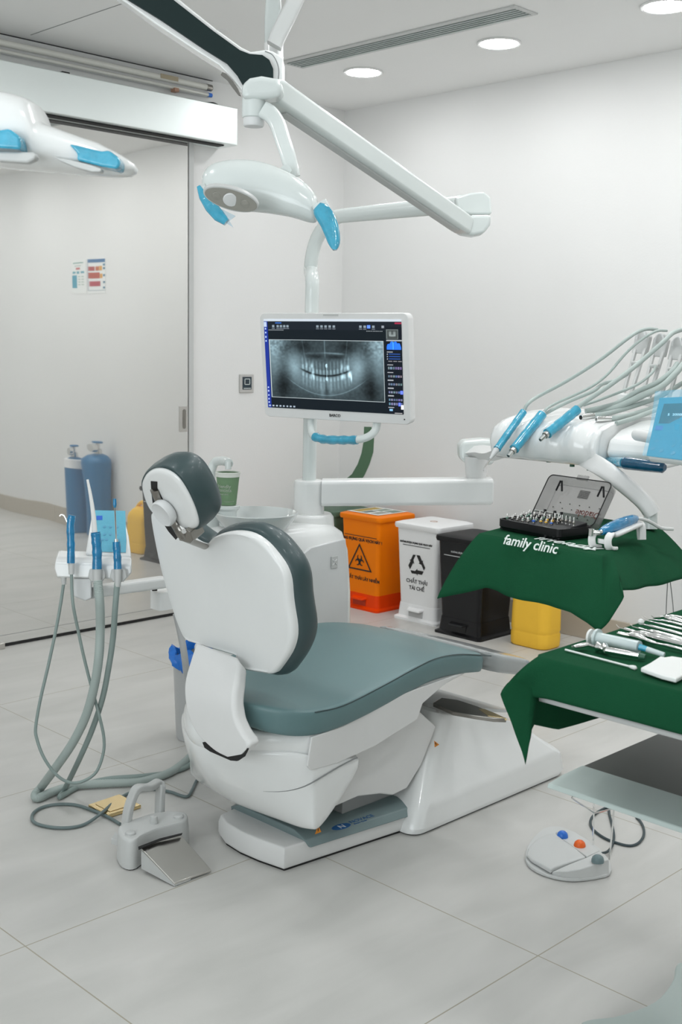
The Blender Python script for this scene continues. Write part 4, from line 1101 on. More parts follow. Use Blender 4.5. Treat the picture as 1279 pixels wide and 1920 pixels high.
# bracket down to the tray
k1 = [W(1095, 858, 2.78), W(1122, 873, 2.68), W(1150, 892, 2.63), W(1182, 918, 2.60), W(1208, 942, 2.58), W(1222, 962, 2.57)]
rings = []
kp = smooth_path(k1, 4)
for i, p in enumerate(kp):
    d = (kp[min(i+1, len(kp)-1)] - kp[max(i-1, 0)]).normalized(); u = vd.cross(d).normalized()
    w_ = .044 - .010*i/len(kp)
    rings.append([p + u*a + vd*b for a, b in rrect(w_, .045, .014, 4)])
obj('tray_bracket', loft(rings), M['whitem'], parent=co_, sharp=55)
obj('bracket_post', cyl(W(1220, 955, 2.57), W(1220, 992, 2.57), .0150, 20), M['white2'], parent=co_)
# whip arms
def whip(bx, by, tx, ty, rail=True):
    for s_ in (-1, 1):
        b_ = PX(bx + 7*s_, by, 2.66); t_ = PX(tx - 4 + 9*s_, ty + 28, 2.76)
        d = (t_ - b_).normalized(); s2_, u2_ = frame(d)
        obj('whip_bar', loft([[p + UY*a + d.cross(UY).normalized()*b for a, b in rrect(.0085, .010, .002, 2)] for p in (b_, t_)]), M['lgrey'], parent=co_)
    t = PX(tx, ty, 2.765)
    q = [PX(tx - 20, ty + 38, 2.755), PX(tx - 13, ty + 5, 2.765), PX(tx - 5, ty - 4, 2.77), PX(tx + 8, ty - 3, 2.77), PX(tx + 14, ty + 8, 2.765), PX(tx + 6, ty + 40, 2.755)]
    hd2 = obj('whip_head', prism([p - V((.006, 0, 0)) for p in q], (.018, 0, 0)), M['lgrey'], parent=co_, bevel=.003)
    obj('hose_clip', tube(smooth_path([PX(tx - 12, ty + 12, 2.752), PX(tx - 9, ty + 1, 2.750), PX(tx, ty - 3, 2.75), PX(tx + 6, ty + 12, 2.752)], 4), .0028, 8), M['panelgrey'], parent=hd2)
    m_ = PX(bx + (tx - bx)*.58, by + (ty - by)*.52, 2.712)
    obj('whip_pin', cyl(m_ - UY*.012, m_ + UY*.012, .0052, 14), M['lgrey'], parent=co_)
whip(1175, 742, 1206, 624); whip(1210, 748, 1240, 630); whip(1246, 752, 1273, 636); whip(1282, 757, 1308, 643)
rl = [PX(1163, 744, 2.655), PX(1300, 768, 2.655)]
obj('whip_base', loft([[p + V((a, 0, b)) for a, b in rrect(.030, .022, .006, 3)] for p in rl]), M['white'], parent=co_)
# link that carries the control panel
cpn = thing('control_panel', 'blue film wrapped control panel with small dark display at the right edge', 'control panel', W(1260, 810, 2.50))
q4 = [W(1237, 746, 2.56), W(1212, 854, 2.44), W(1310, 866, 2.36), W(1335, 741, 2.48)]
nrm = (q4[1] - q4[0]).cross(q4[3] - q4[0]).normalized()
if nrm.dot(CO - q4[0]) < 0: nrm = -nrm
obj('body', prism([p - nrm*.003 for p in q4], -nrm*.018), M['white'], parent=cpn, bevel=.006)
def cq(u, v, o=0.0): return q4[0]*(1-u)*(1-v) + q4[3]*u*(1-v) + q4[1]*(1-u)*v + q4[2]*u*v + nrm*o
obj('face', prism([cq(.0, .0, -.002), cq(0, 1, -.002), cq(1, 1, -.002), cq(1, 0, -.002)], nrm*.0025), mat('wrapped_panel_face', '#3f9dc0', .6, spec=.15, noise=.25, nscale=30, bump=.5, bscale=50), parent=cpn, bevel=.002)
dsp = obj('display', prism([cq(.12, .12, .001), cq(.10, .46, .001), cq(.92, .46, .001), cq(.95, .12, .001)], nrm*.0006), M['glassd'], parent=cpn, smooth=False)
pxd = (cq(1, .3) - cq(0, .3)).normalized(); pyd = (cq(.3, 0) - cq(.3, 1)).normalized()
text('5  200000', cq(.24, .33, .002), pxd, pyd, .0105, mat('display_digits', '#bfe6f5', .4, emit='#bfe6f5', estr=.5), cpn, 'digits', depth=.0002, align='LEFT')
obj('logo_patch', prism([cq(.06, .50, .001), cq(.055, .575, .001), cq(.20, .575, .001), cq(.21, .50, .001)], nrm*.0006), M['blu'], parent=cpn, smooth=False)
for (u, v) in ((.30, .62), (.44, .60), (.60, .63), (.75, .64), (.13, .75), (.30, .78), (.47, .80), (.64, .80), (.10, .88), (.27, .90), (.5, .92), (.7, .92)):
    p = cq(u, v, .0005)
    obj('button', lathe([(.0052, 0), (.0050, .0008), (0, .0008)], p, axis=nrm, n=16), mat('membrane_key', '#2f8fb4', .3) if 'membrane_key' not in bpy.data.materials else bpy.data.materials['membrane_key'], parent=cpn)
fl = [cq(-.10, -.10, .004), cq(-.04, .5, .004), cq(-.06, 1.03, .004), cq(1, 1.03, .004), cq(1, -.10, .004)]
obj('film_wrap', prism(fl, nrm*.0006), M['filmt'], parent=cpn, smooth=False)
obj('panel_link', tube([W(1195, 815, 2.66), W(1222, 820, 2.56), W(1240, 818, 2.50)], .014, 14), M['whitem'], parent=co_)

# handpieces and their hoses
def hose_pts(px_list, x0, x1, lift=0.0):
    n = len(px_list)
    return [PX(x, y, x0 + (x1 - x0)*(i/(n-1))) for i, (x, y) in enumerate(px_list)]
def handpiece(label, rear, front, xr, xf, r, tipfn, hose, hr=.0052, hx=2.775, film=M['film']):
    a = PX(*rear, xr); b = PX(*front, xf)
    t = thing('dental_handpiece', label, 'handpiece', b)
    d = (b - a).normalized()
    obj('handle', tube([a, a.lerp(b, .1), a.lerp(b, .5), a.lerp(b, .92), b], [r*.6, r*.85, r*.9, r*.85, r*.6], 16), M['whitem'], parent=t)
    n = 14; pts = [a.lerp(b, .04 + .92*i/n) for i in range(n + 1)]
    rr = [r*(1.12 + .03*math.sin(i*2.3) + .03*math.sin(i*5.1)) for i in range(n + 1)]
    obj('barrier_film', tube(pts, rr, 14), film, parent=t)
    tipfn(t, b, d)
    obj('hose', tube(smooth_path([a - d*(-.006)] + hose_pts(hose, xr + .01, hx), 6), hr, 12), M['hose'], parent=t)
    return t
def scaler_tip(t, b, d):
    e = PX(907, 879, 2.235)
    obj('nose_cone', tube([b - d*.004, b + d*.012, b.lerp(e, .45)], [.0078, .006, .003], 14), M['panelgrey'], parent=t)
    obj('scaler_tip', tube([b.lerp(e, .4), b.lerp(e, .8), e, e + V((0, 0, -.006))], [.0026, .0014, .001, .0006], 8), M['steelp'], parent=t)
handpiece('slim handpiece in clear blue film with thin pointed tip, leftmost on the console', (984, 769), (930, 845), 2.378, 2.272, .0085, scaler_tip,
          [(990, 757), (1010, 743), (1062, 715), (1122, 677), (1174, 637), (1197, 622), (1215, 617), (1232, 618)], hr=.0046)
def motor_tip(ex_, ey_, xx_):
    def f(t, b, d):
        e = PX(ex_, ey_, xx_)
        obj('coupling', tube([b - d*.006, b + d*.004], [.0088, .0088], 16), M['steel'], parent=t)
        obj('spigot', tube([b + d*.003, e - d*.002, e], [.0055, .0052, .0045], 14), M['steelp'], parent=t)
        obj('bore', tube([e - d*.0002, e + d*.0004], .0024, 10), M['gap'], parent=t)
    return f
handpiece('blue filmed motor handpiece, second from the left on the console', (1019, 774), (962, 845), 2.392, 2.280, .0110, motor_tip(953, 855, 2.268),
          [(1026, 766), (1043, 756), (1100, 730), (1137, 704), (1174, 662), (1204, 636), (1231, 621), (1250, 620)], hr=.0036)
handpiece('blue filmed motor handpiece, third from the left on the console', (1085, 766), (1024, 815), 2.41, 2.305, .0110, motor_tip(1013, 825, 2.293),
          [(1092, 757), (1137, 727), (1174, 700), (1204, 676), (1242, 643), (1261, 625), (1282, 617)], hr=.0058)
def connector(label, a, b, xa, xb, hose, dark):
    A = PX(*a, xa); B = PX(*b, xb); t = thing('hose_connector', label, 'hose connector', A)
    d = (B - A).normalized()
    obj('metal_sleeve', tube([A, A + d*.001, B - d*.002, B], [.0062, .0070, .0070, .006], 18), M['steelp'], parent=t)
    obj('socket', tube([A - d*.0006, A + d*.0003], .0052 if dark else .0035, 16), M['gap'] if dark else M['steeld'], parent=t)
    obj('hose', tube(smooth_path([B - d*.004] + hose_pts(hose, xb + .01, 2.72), 6), .0062, 12), M['hose'], parent=t)
connector('bare chrome hose connector with a dark socket lying on the console', (1089, 783), (1116, 779), 2.415, 2.46, [(1130, 777), (1156, 771), (1204, 756), (1242, 741), (1282, 717)], True)
connector('bare chrome hose connector with a pinned socket, right one on the console', (1118, 786), (1148, 785), 2.41, 2.45, [(1165, 782), (1193, 775), (1231, 763), (1262, 752)], False)
def loose_hose(label, pts, x0, x1, r):
    P_ = hose_pts(pts, x0 - .04, x1); obj('hose', tube(smooth_path(P_, 6), r, 12), M['hose'], parent=co_)
loose_hose('thin pale hose crossing the console to the second whip arm, uppermost of the loose ones', [(1022, 776), (1062, 755), (1111, 734), (1130, 720), (1156, 713), (1176, 702)], 2.45, 2.66, .0046)
loose_hose('thin pale hose ending beside the second whip arm', [(1094, 760), (1137, 745), (1193, 722), (1222, 700), (1229, 688)], 2.50, 2.70, .0036)
loose_hose('thick pale hose curving up behind the third whip arm', [(1098, 771), (1130, 764), (1160, 755), (1193, 735), (1231, 718), (1258, 698), (1270, 682)], 2.52, 2.70, .0066)
loose_hose('thick pale hose running low across the console under the others', [(1110, 777), (1156, 764), (1200, 744), (1240, 725), (1265, 702), (1282, 682)], 2.54, 2.70, .0080)
loose_hose('pale hose nearest the control panel along the console top', [(1156, 794), (1190, 784), (1210, 776), (1242, 764)], 2.46, 2.60, .0060)

# ------------------------------------------------------------------ draped cloths
def resample(pts, n):
    pts = [V(p) for p in pts]; L = [0]
    for a, b in zip(pts, pts[1:]): L.append(L[-1] + (b - a).length)
    out = []
    for k in range(n):
        t = L[-1]*k/n; i = 0
        while i < len(L) - 2 and L[i+1] < t: i += 1
        f = (t - L[i])/max(1e-9, L[i+1] - L[i]); out.append(pts[i].lerp(pts[i+1], f))
    return out
def drape(tops, hems, ns, rings_n=10, bulge=.004, seed=1, folds=.003):
    """tops / hems: lists of side polylines (closed when chained)"""
    T, H_ = [], []
    for t, h, n in zip(tops, hems, ns):
        T += resample(t, n); H_ += resample(h, n)
    c = sum(T, V((0, 0, 0)))/len(T); N_ = len(T)
    rings = [[c + (p - c)*s for p in T] for s in (.02, .3, .6, .85, .97)]
    for r in rings:
        for i, p in enumerate(r): p.z = T[i].z + (0 if s else 0)
    ru = random.Random(seed); ph = [ru.uniform(0, 6.28) for _ in range(4)]
    for k in range(rings_n + 1):
        t = k/rings_n
        r = []
        for i in range(N_):
            a, b = T[i], H_[i]
            hz_ = 1 - (1 - t)**1.12; vz = t**1.12
            p = V((a.x + (b.x - a.x)*hz_, a.y + (b.y - a.y)*hz_, a.z + (b.z - a.z)*vz))
            o = V((p.x - c.x, p.y - c.y, 0)).normalized()
            w_ = math.sin(i*2*math.pi*7/N_ + ph[0]) + .6*math.sin(i*2*math.pi*13/N_ + ph[1])
            p += o*(folds*t*w_ + bulge*math.sin(math.pi*t))
            r.append(p)
        rings.append(r)
    return loft(rings, cap=False)

# ------------------------------------------------------------------ tray 1 (hung from the console)
TZ = .930
tf = {'FL': V((1.945, 1.520, TZ)), 'FR': V((1.915, 1.195, TZ)), 'BR': V((2.345, 1.320, TZ)), 'BL': V((2.37, 1.60, TZ))}
tr = thing('instrument_tray', 'instrument tray on the console bracket, hidden under the green cloth', 'tray', (2.14, 1.40, .91))
cn = sum(tf.values(), V((0, 0, 0)))/4
obj('tray_plate', prism([cn + (p - cn)*.97 - UZ*.014 for p in (tf['FL'], tf['FR'], tf['BR'], tf['BL'])], (0, 0, .012)), M['whitem'], parent=tr, bevel=.003)
front_hem = [W(823, 1122, 2.44), W(868, 1112, 2.42), W(912, 1101.5, 2.385), W(930, 1107, 2.37), W(948, 1116.5, 2.35), W(983, 1126, 2.30), W(1028, 1135, 2.245), W(1070, 1148, 2.19), W(1100, 1167, 2.15), W(1123, 1186, 2.12)]
right_hem = [W(1123, 1186, 2.12), W(1140, 1170, 2.12), W(1169, 1119, 2.11), W(1164, 1106, 2.13), W(1188, 1105.5, 2.17), W(1230, 1098, 2.28), W(1279, 1085, 2.38), W(1310, 1075, 2.46)]
back_hem = [W(1310, 1075, 2.46), V((2.46, 1.50, .80)), V((2.47, 1.66, .76))]
left_hem = [V((2.47, 1.66, .76)), V((2.2, 1.66, .80)), W(823, 1122, 2.44)]
bm = drape([[tf['FL'], tf['FL'].lerp(tf['FR'], .5), tf['FR']], [tf['FR'], PZ(1170, 1018, TZ), tf['BR']], [tf['BR'], tf['BL']], [tf['BL'], tf['FL']]],
           [front_hem, right_hem, back_hem, left_hem], [60, 56, 24, 30], rings_n=14, bulge=.003, folds=.0028, seed=4)
cl1 = obj('surgical_cloth', bm, M['cloth'], loc=cn, sharp=180, solid=.0012)
tag(cl1, 'dark green cloth with white clinic lettering draped over the hung tray', 'cloth')
# printed lettering: lies just over the fold of the cloth
lo_ = PX(995, 1031, 1.912)
text('family clinic', lo_ + V((-.0055, 0, .003)), V((-.09, -1, 0)), V((.52, 0, .85)), .031, M['ink'], cl1, 'printed_lettering', depth=.0006, bold=.0003)
text('friendly', V((1.960, 1.315, TZ + .0022)), V((-.09, -1, 0)), V((1, -.09, 0)), .055, M['ink'], cl1, 'printed_lettering', depth=.0004)
for (a, b) in (((1.962, 1.31), (1.958, 1.25)), ((1.955, 1.30), (1.953, 1.235))):
    obj('printed_stroke', tube([V((*a, TZ + .002)), V((*b, TZ + .002))], .0014, 6), M['ink'], parent=cl1)
# two thin wires hanging below the tray
for (a, b, c_, nm) in (((1252, 1090), (1250, 1128), (1249, 1160), 'thin grey wire hanging below the right end of the hung tray, left of two'), ((1257, 1090), (1261, 1125), (1263, 1157), 'thin grey wire hanging below the right end of the hung tray, right of two')):
    P_ = [W(a[0], 1070, 2.5), W(*a, 2.5), W(*b, 2.5), W(*c_, 2.5), W(c_[0], 1230, 2.5)]
    obj('hanging_wire', tube(smooth_path(P_, 4), .0011, 6), M['grey'], parent=tr)

# ------------------------------------------------------------------ drill kit box on tray 1
kz = TZ + .0015
kFL = PZ(932, 992, kz); kFR = PZ(1048, 1015, kz)
kx_ = (kFR - kFL); klen = kx_.length; kx_ = kx_.normalized(); ky_ = UZ.cross(kx_).normalized()
if ky_.x < 0: ky_ = -ky_
kd = .105; kh = .024
kit = thing('drill_kit_box', 'open black surgical drill kit box with a smoked clear lid on the green cloth', 'drill kit', kFL.lerp(kFR, .5) + ky_*kd/2)
def kp3(u, v, z=0): return kFL + kx_*u + ky_*v + UZ*z
bm = nbm()
def kbox(bm, u0, v0, u1, v1, z0, z1):
    lo = kp3((u0+u1)/2, (v0+v1)/2, (z0+z1)/2); return add_obox(bm, lo, kx_*(u1-u0)/2, ky_*(v1-v0)/2, UZ*(z1-z0)/2)
kbox(bm, .004, .004, klen-.004, kd-.004, 0, .006)
obj('box_floor', bm, M['black'], parent=kit, bevel=.002)
ro = [(x + klen/2, y + kd/2) for x, y in rrect(klen, kd, .012, 4)]; ri = [(x + klen/2, y + kd/2) for x, y in rrect(klen-.008, kd-.008, .010, 4)]
ro2 = [(x + klen/2, y + kd/2) for x, y in rrect(klen-.010, kd-.010, .012, 4)]
obj('box_wall', loft([[kp3(*p, .001) for p in ro2], [kp3(*p, .008) for p in ro], [kp3(*p, kh) for p in ro], [kp3(*p, kh) for p in ri], [kp3(*p, .004) for p in ri]], cap=False), M['black'], parent=kit, sharp=30)
bm = nbm(); 
add_prism(bm, [kp3(.008, .008, .020), kp3(klen-.008, .008, .020), kp3(klen-.008, kd-.012, .032), kp3(.008, kd-.012, .032)], UZ*-.012)
obj('drill_holder', bm, M['blackm'], parent=kit, bevel=.002)
bm = nbm(); kbox(bm, klen*.66, .012, klen*.78, .017, .0205, .0215); obj('label_strip', bm, M['panelgrey'], parent=kit, smooth=False)
# lid
lb = kp3(0, kd - .004, kh - .002)
hnd_ = (ky_*.52 + UZ*.85).normalized(); out_ = hnd_.cross(kx_).normalized()
if out_.dot(ky_) < 0: out_ = -out_
lhg = .108
def lp(u, s, o=0.0):
    bend = .010*max(0, 1 - s/.03)
    return lb + kx_*u + hnd_*s + out_*(o) + ky_*(-.0)*bend
def ring_lid(o, ins): return [lp(klen/2 + x, lhg/2 + y, o) for x, y in rrect(klen - 2*ins, lhg - 2*ins, .012, 4)]
lid = obj('lid', loft([ring_lid(0, .0015), ring_lid(0, 0), ring_lid(.022, .002), ring_lid(.030, .010), ring_lid(.028, .011), ring_lid(.021, .004), ring_lid(.0, .0015)], cap=False), M['lid'], parent=kit, sharp=60, label='smoked clear lid')
obj('lid_panel', prism(ring_lid(.028, .0095), out_*.0015), M['lid'], parent=kit, sharp=60)
obj('lid_edge', tube([*ring_lid(0, .0008), ring_lid(0, .0008)[0]], .0012, 6), M['blackm'], parent=lid)
for u in (.17, .83):
    for s2 in (-.010, .008):
        obj('lid_hook', tube([lp(klen*u + s2*.2, lhg - .008, .010), lp(klen*u + s2, lhg - .030, .018)], .0022, 6), M['blackm'], parent=lid)
bm = nbm(); c0 = lp(klen*.5, lhg + .004, .006); add_obox(bm, c0, kx_*.016, hnd_*.006, out_*.003); obj('latch_tab', bm, M['lid'], parent=lid, bevel=.002)
bm = nbm()
for k in range(9): add_tube(bm, [lp(klen*.44, lhg - .018 - k*.0022, .0265), lp(klen*.60, lhg - .018 - k*.0022, .0265)], .0006, 5)
obj('grip_ribs', bm, M['blackm'], parent=lid)
bm = nbm()
for (u, s2) in [(.22 + .155*k, .054) for k in range(5)] + [(.14 + .15*k, .041) for k in range(6)] + [(.10 + .16*k, .024) for k in range(6)]:
    add_lathe(bm, [(.0014, 0), (.0014, .0008), (0, .0008)], lp(klen*u, s2, .027), axis=-out_, n=8)
obj('vent_holes', bm, M['blackm'], parent=lid)
text('Diadole', lp(klen*.70, .044, .0262), -kx_, -hnd_, .022, M['redprint'], kit, 'lid_lettering', depth=.0003)
# steel bar hinge along the back of the holder
obj('drill_bar', tube([kp3(.03, kd-.020, .040), kp3(klen*.60, kd-.020, .040)], .0024, 8), M['steelp'], parent=kit)
for u in (.06, .09, klen*.48, klen*.59): obj('bar_post', tube([kp3(u, kd-.020, .028), kp3(u, kd-.020, .046)], .003, 8), M['black'], parent=kit)
ru = random.Random(5)
hubs = {'steel': M['steeld'], 'green': mat('pale_green_ring', '#7f9c8e', .3, metal=.5), 'yellow': M['yel'], 'blue': M['blu'], 'black': M['black']}
protos = {}
def drill(col, u, v, h, label, grp):
    b_ = kp3(u, v, .020 + .09*v)
    if (col, round(h, 3)) not in protos:
        t = thing('drill_bit', label, 'drill bit', b_, grp)
        obj('shank', lathe([(.0012, 0), (.0012, h), (.0008, h + .003), (0, h + .003)], b_, n=8), M['steel'], parent=t)
        obj('hub', lathe([(.0032, h*.3), (.0034, h*.34), (.0034, h*.58), (.0022, h*.64), (.0012, h*.66)], b_, n=10), hubs[col], parent=t)
        protos[(col, round(h, 3))] = t
    else:
        t = copy_tree(protos[(col, round(h, 3))]); t.location = b_; t['label'] = label; t['group'] = grp
    return t
for r_ in range(6):
    for k in range(8):
        u = .016 + k*.0155 + (r_ % 2)*.006; v = .014 + r_*.0125
        if u > klen - .02 or (r_ < 2 and k > 4): continue
        if r_ in (2, 3) and 5 <= k <= 6: col = 'yellow'
        elif r_ == 1 and k == 4 or (r_ == 2 and k == 7): col = 'blue'
        else: col = ru.choice(['steel', 'green', 'black', 'steel', 'green'])
        drill(col, u, v, ru.choice([.008, .011]), {'yellow': 'steel drill bit with a yellow hub standing in the open kit box', 'blue': 'steel drill bit with a blue hub standing in the open kit box', 'green': 'steel drill bit with a pale green ring standing in the open kit box', 'black': 'drill bit with a black hub standing in the open kit box', 'steel': 'all steel drill bit standing in the open kit box'}[col], col + ' hubbed drill bits in the kit box')
for k in range(6):
    drill('steel', klen*.60 + k*.0125, .062 - k*.0015, .017, 'tall bare steel drill bit in the row at the right of the kit box', 'tall drill bits at the right of the kit box')

# ------------------------------------------------------------------ handpiece cradle and implant handpiece on tray 1
cz_ = TZ + .001
cr_ = thing('handpiece_cradle', 'white plastic handpiece cradle standing on the green cloth right of the kit', 'cradle', PZ(1150, 1025, cz_))
def zdep(px_, py_, z_): 
    p = PZ(px_, py_, z_); return (p - CO).dot(-V((RM[0][2], RM[1][2], RM[2][2])))
dA = zdep(1112, 1026, cz_); dB = zdep(1204, 1012, cz_); dC = zdep(1146, 1030, cz_)
for off, bk_ in (((0, 0), 0), ((30, 4), 1)):
    dx, dy = off; da = dA if not bk_ else dC; db_ = dB - .02*bk_
    pth = [W(1124 + dx, 1024 + dy, da + .01), W(1112 + dx, 1023 + dy, da), W(1110 + dx, 1008 + dy, da), W(1116 + dx, 998 + dy, da + .01), W(1128 + dx*.8, 1000 + dy, da + .02), W(1160 + dx*.5, 990 + dy, (da + db_)/2 + .01), W(1190 + dx*.3, 982 + dy*.5, db_), W(1198 + dx*.2, 985 + dy*.4, db_), W(1202 + dx*.1, 1011 + dy*.2, db_)]
    P_ = smooth_path(pth, 4); rings = []
    for i, p in enumerate(P_):
        d = (P_[min(i+1, len(P_)-1)] - P_[max(i-1, 0)]).normalized(); u = vr.cross(d).normalized(); s2 = d.cross(u).normalized()
        rings.append([p + s2*a + u*b for a, b in rrect(.015, .007, .0025, 2)])
    obj('side_rail', loft(rings), M['whitem'], parent=cr_, sharp=60)
obj('cross_piece', loft([[p + UZ*b + vd*a for a, b in rrect(.012, .009, .002, 2)] for p in (W(1122, 1014, dA - .004), W(1140, 1017, dC + .005))]), M['whitem'], parent=cr_)
i1 = W(1128, 997, dA + .0); i2 = W(1193, 972, dB)
ih = thing('implant_handpiece', 'blue wrapped implant handpiece with steel head resting on the white cradle', 'handpiece', i1)
di = (i2 - i1).normalized()
obj('film_body', tube([i1.lerp(i2, k/10) for k in range(11)], [.007, .0105, .012, .0125, .013, .0135, .013, .0132, .012, .011, .007], 16), M['filmd'], parent=ih)
obj('neck', tube([i1 + di*.004, i1 - di*.010, W(1112, 998, dA)], [.0055, .0045, .0040], 12), M['steelp'], parent=ih)
hdp = W(1109, 997, dA)
obj('head', cyl(hdp - UZ*.008, hdp + UZ*.006, .0062, 18), M['steelp'], parent=ih)
obj('cable', tube(smooth_path([i2 - di*.004, W(1204, 973, dB), W(1222, 980, dB + .02), W(1240, 990, dB + .03), W(1262, 992, dB + .04)], 5), .0038, 10), M['whitem'], parent=ih)

# ------------------------------------------------------------------ mobile cart with second green drape
CZ = .842
ct = thing('instrument_cart', 'two tier white instrument cart at the right edge with a shaded lower shelf', 'cart', (1.85, .78, 0))
obj('top_tray', box((1.492, .40, CZ - .045), (2.10, 1.030, CZ - .004)), M['grey'], parent=ct, bevel=.006)
obj('tray_rim', loft([[V((x, y, z)) for x, y in ((1.480, .40), (2.12, .40), (2.12, 1.046), (1.480, 1.046))] for z in (CZ - .074, CZ - .064)]), M['lgrey'], parent=ct, bevel=.004)
obj('lower_shelf', box((1.672, .40, .590), (2.25, 1.070, .598)), M['shelfshade'], parent=ct, bevel=.002, label='lower shelf panel coloured dark as shaded by the top tray')  # shadow of the top tray put into the panel's dark colour
obj('shelf_front', prism([V((1.578, 1.070, .586)), V((1.582, 1.070, .5935)), V((1.62, 1.070, .598)), V((1.685, 1.070, .600)), V((1.685, 1.070, .588))], (0, -.67, 0)), M['shelf'], parent=ct, bevel=.002, label='pale greenish lit front of the lower shelf')  # same shelf beyond the painted shadow, coloured pale as its lit part
obj('post', cyl((1.98, .62, .08), (1.98, .62, CZ - .07), .022, 20), M['steelp'], parent=ct)
bo = [PZ(x, y, .10) for x, y in ((1085, 1925), (1100, 1915), (1140, 1911), (1185, 1898), (1225, 1880), (1250, 1855), (1264, 1830), (1266, 1812), (1273, 1804), (1285, 1800))]
bo += [V((2.22, 1.08, .10)), V((2.30, .95, .10)), V((2.26, .80, .10)), V((2.32, .62, .10)), V((2.20, .45, .10)), V((1.95, .42, .10)), V((1.75, .50, .10)), V((1.66, .70, .10)), V((1.70, .9, .10)), V((1.69, 1.0, .10))]
bo = smooth_closed(bo, 2)
cb2 = sum(bo, V((0, 0, 0)))/len(bo)
def bs_(s, z): return [V((cb2.x + (p.x - cb2.x)*s, cb2.y + (p.y - cb2.y)*s, z)) for p in bo]
obj('lobed_base', loft([bs_(.97, .055), bs_(1.0, .065), bs_(1.0, .092), bs_(.985, .100), bs_(.96, .103)]), M['shelf'], parent=ct, sharp=60)
for x, y in ((1.80, .55), (2.18, .55), (2.15, .95), (1.80, .93)):
    obj('castor', cyl((x - .012, y, .027), (x + .012, y, .027), .027, 20), M['grey'], parent=ct)
    obj('castor_fork', box((x - .014, y - .012, .03), (x + .014, y + .012, .06)), M['steel'], parent=ct, bevel=.002)
NL = PZ(1003, 1230, CZ); XF = NL.x
top_f = [V((XF, .40, CZ)), V((XF, NL.y - .02, CZ)), V((XF + .004, NL.y - .004, CZ))]
top_c = [V((XF + .004, NL.y - .004, CZ)), V((XF + .012, NL.y + .002, CZ))]
top_l = [V((XF + .012, NL.y + .002, CZ)), V((2.12, 1.052, CZ))]
top_b = [V((2.12, 1.052, CZ)), V((2.12, .40, CZ))]
top_r = [V((2.12, .40, CZ)), V((XF, .40, CZ))]
hx_ = XF - .018
fr = [V((hx_, .38, CZ - .072)), PX(1279, 1378, hx_), PX(1200, 1356, hx_), PX(1100, 1330, hx_), PX(1027, 1311, hx_), PX(985, 1305, hx_ - .002), W(939, 1302, 1.805)]
cn_ = [W(939, 1302, 1.805), W(958, 1352, 1.80), W(978, 1410, 1.79), W(985, 1434, 1.785)]
lf_ = [W(985, 1434, 1.785), W(993, 1395, 1.79), W(999, 1358, 1.82), W(1045, 1368, 1.88), W(1085, 1357, 1.95), W(1140, 1340, 2.06), V((2.15, 1.085, .76))]
bm = drape([top_f, top_c, top_l, top_b, top_r], [fr, cn_, lf_, [V((2.15, 1.085, .76)), V((2.15, .38, .76))], [V((2.15, .38, .76)), V((hx_, .38, CZ - .072))]],
           [60, 22, 50, 16, 16], rings_n=12, bulge=.003, folds=.0008, seed=9)
tag(obj('surgical_cloth', bm, M['cloth'], loc=(1.8, .75, CZ), sharp=180, solid=.0012), 'plain green cloth draped over the cart, carrying the loose instruments, corner hanging down', 'cloth')
IZ = CZ + .0035
def iz(x, y, z=IZ): return PZ(x, y, z)
# cotton swab
a = iz(1060, 1218, IZ); b = iz(1194, 1253, IZ)
sb = thing('cotton_swab', 'long white cotton swab nearest the front fold of the cart cloth', 'swab', a)
obj('stick', tube([a, b], .0016, 8), M['gauze'], parent=sb)
obj('cotton_tip', tube([b.lerp(a, .10), b.lerp(a, .06), b.lerp(a, .02), b], [.0018, .0032, .0034, .001], 10), M['gauze'], parent=sb)
# cartridge syringe
P_ = [iz(1075, 1213, IZ + .006), iz(1100, 1208, IZ + .006), iz(1115, 1212, IZ + .006), iz(1137, 1219, IZ + .006), iz(1175, 1226, IZ + .005), iz(1203, 1231, IZ + .004)]
cs_ = thing('cartridge_syringe', 'chrome cartridge syringe lying between the swab and the plastic syringe', 'syringe', P_[2])
obj('thumb_piece', tube([P_[0], P_[0].lerp(P_[1], .5), P_[1]], [.004, .0065, .006], 12, flat=(1, .6)), M['steelp'], parent=cs_)
obj('plunger_rod', tube([P_[1], P_[3]], .0022, 8), M['steelp'], parent=cs_)
dd = (P_[4] - P_[3]).normalized()
obj('finger_grip', tube([P_[2], P_[2] + dd*.004, P_[2] + dd*.010, P_[2] + dd*.016, P_[3]], [.004, .009, .006, .009, .006], 14), M['steelp'], parent=cs_)
obj('barrel', tube([P_[3], P_[4], P_[5]], [.0058, .0055, .0045], 14), M['steelp'], parent=cs_)
obj('hub', tube([P_[5] - dd*.004, P_[5] + dd*.006], [.006, .0045], 12), M['teal'], parent=cs_)
# plastic syringe
A = iz(1120, 1196, IZ + .010); B = iz(1199, 1213, IZ + .010); E_ = iz(1246, 1228, IZ + .004)
ps = thing('plastic_syringe', 'clear plastic syringe with dark plunger seal and blue hubbed needle cap', 'syringe', A)
dd = (B - A).normalized()
obj('barrel', tube([A, B], .0098, 18), M['syr'], parent=ps)
obj('flange', tube([A - dd*.002, A + dd*.002], [.0150, .0150], 18), M['syr'], parent=ps)
obj('thumb_rest', tube([A - dd*.014, A - dd*.010], [.0125, .0125], 18), M['gauze'], parent=ps)
obj('plunger', tube([A - dd*.010, B - dd*.02], .0045, 8), M['gauze'], parent=ps)
obj('plunger_seal', tube([B - dd*.016, B - dd*.003], .0093, 16), M['greyb'], parent=ps)
obj('needle_hub', tube([B, B.lerp(E_, .35)], [.0055, .0045], 12), M['film'], parent=ps)
obj('needle_cap', tube([B.lerp(E_, .3), E_], [.0048, .0040], 12), M['syr'], parent=ps)
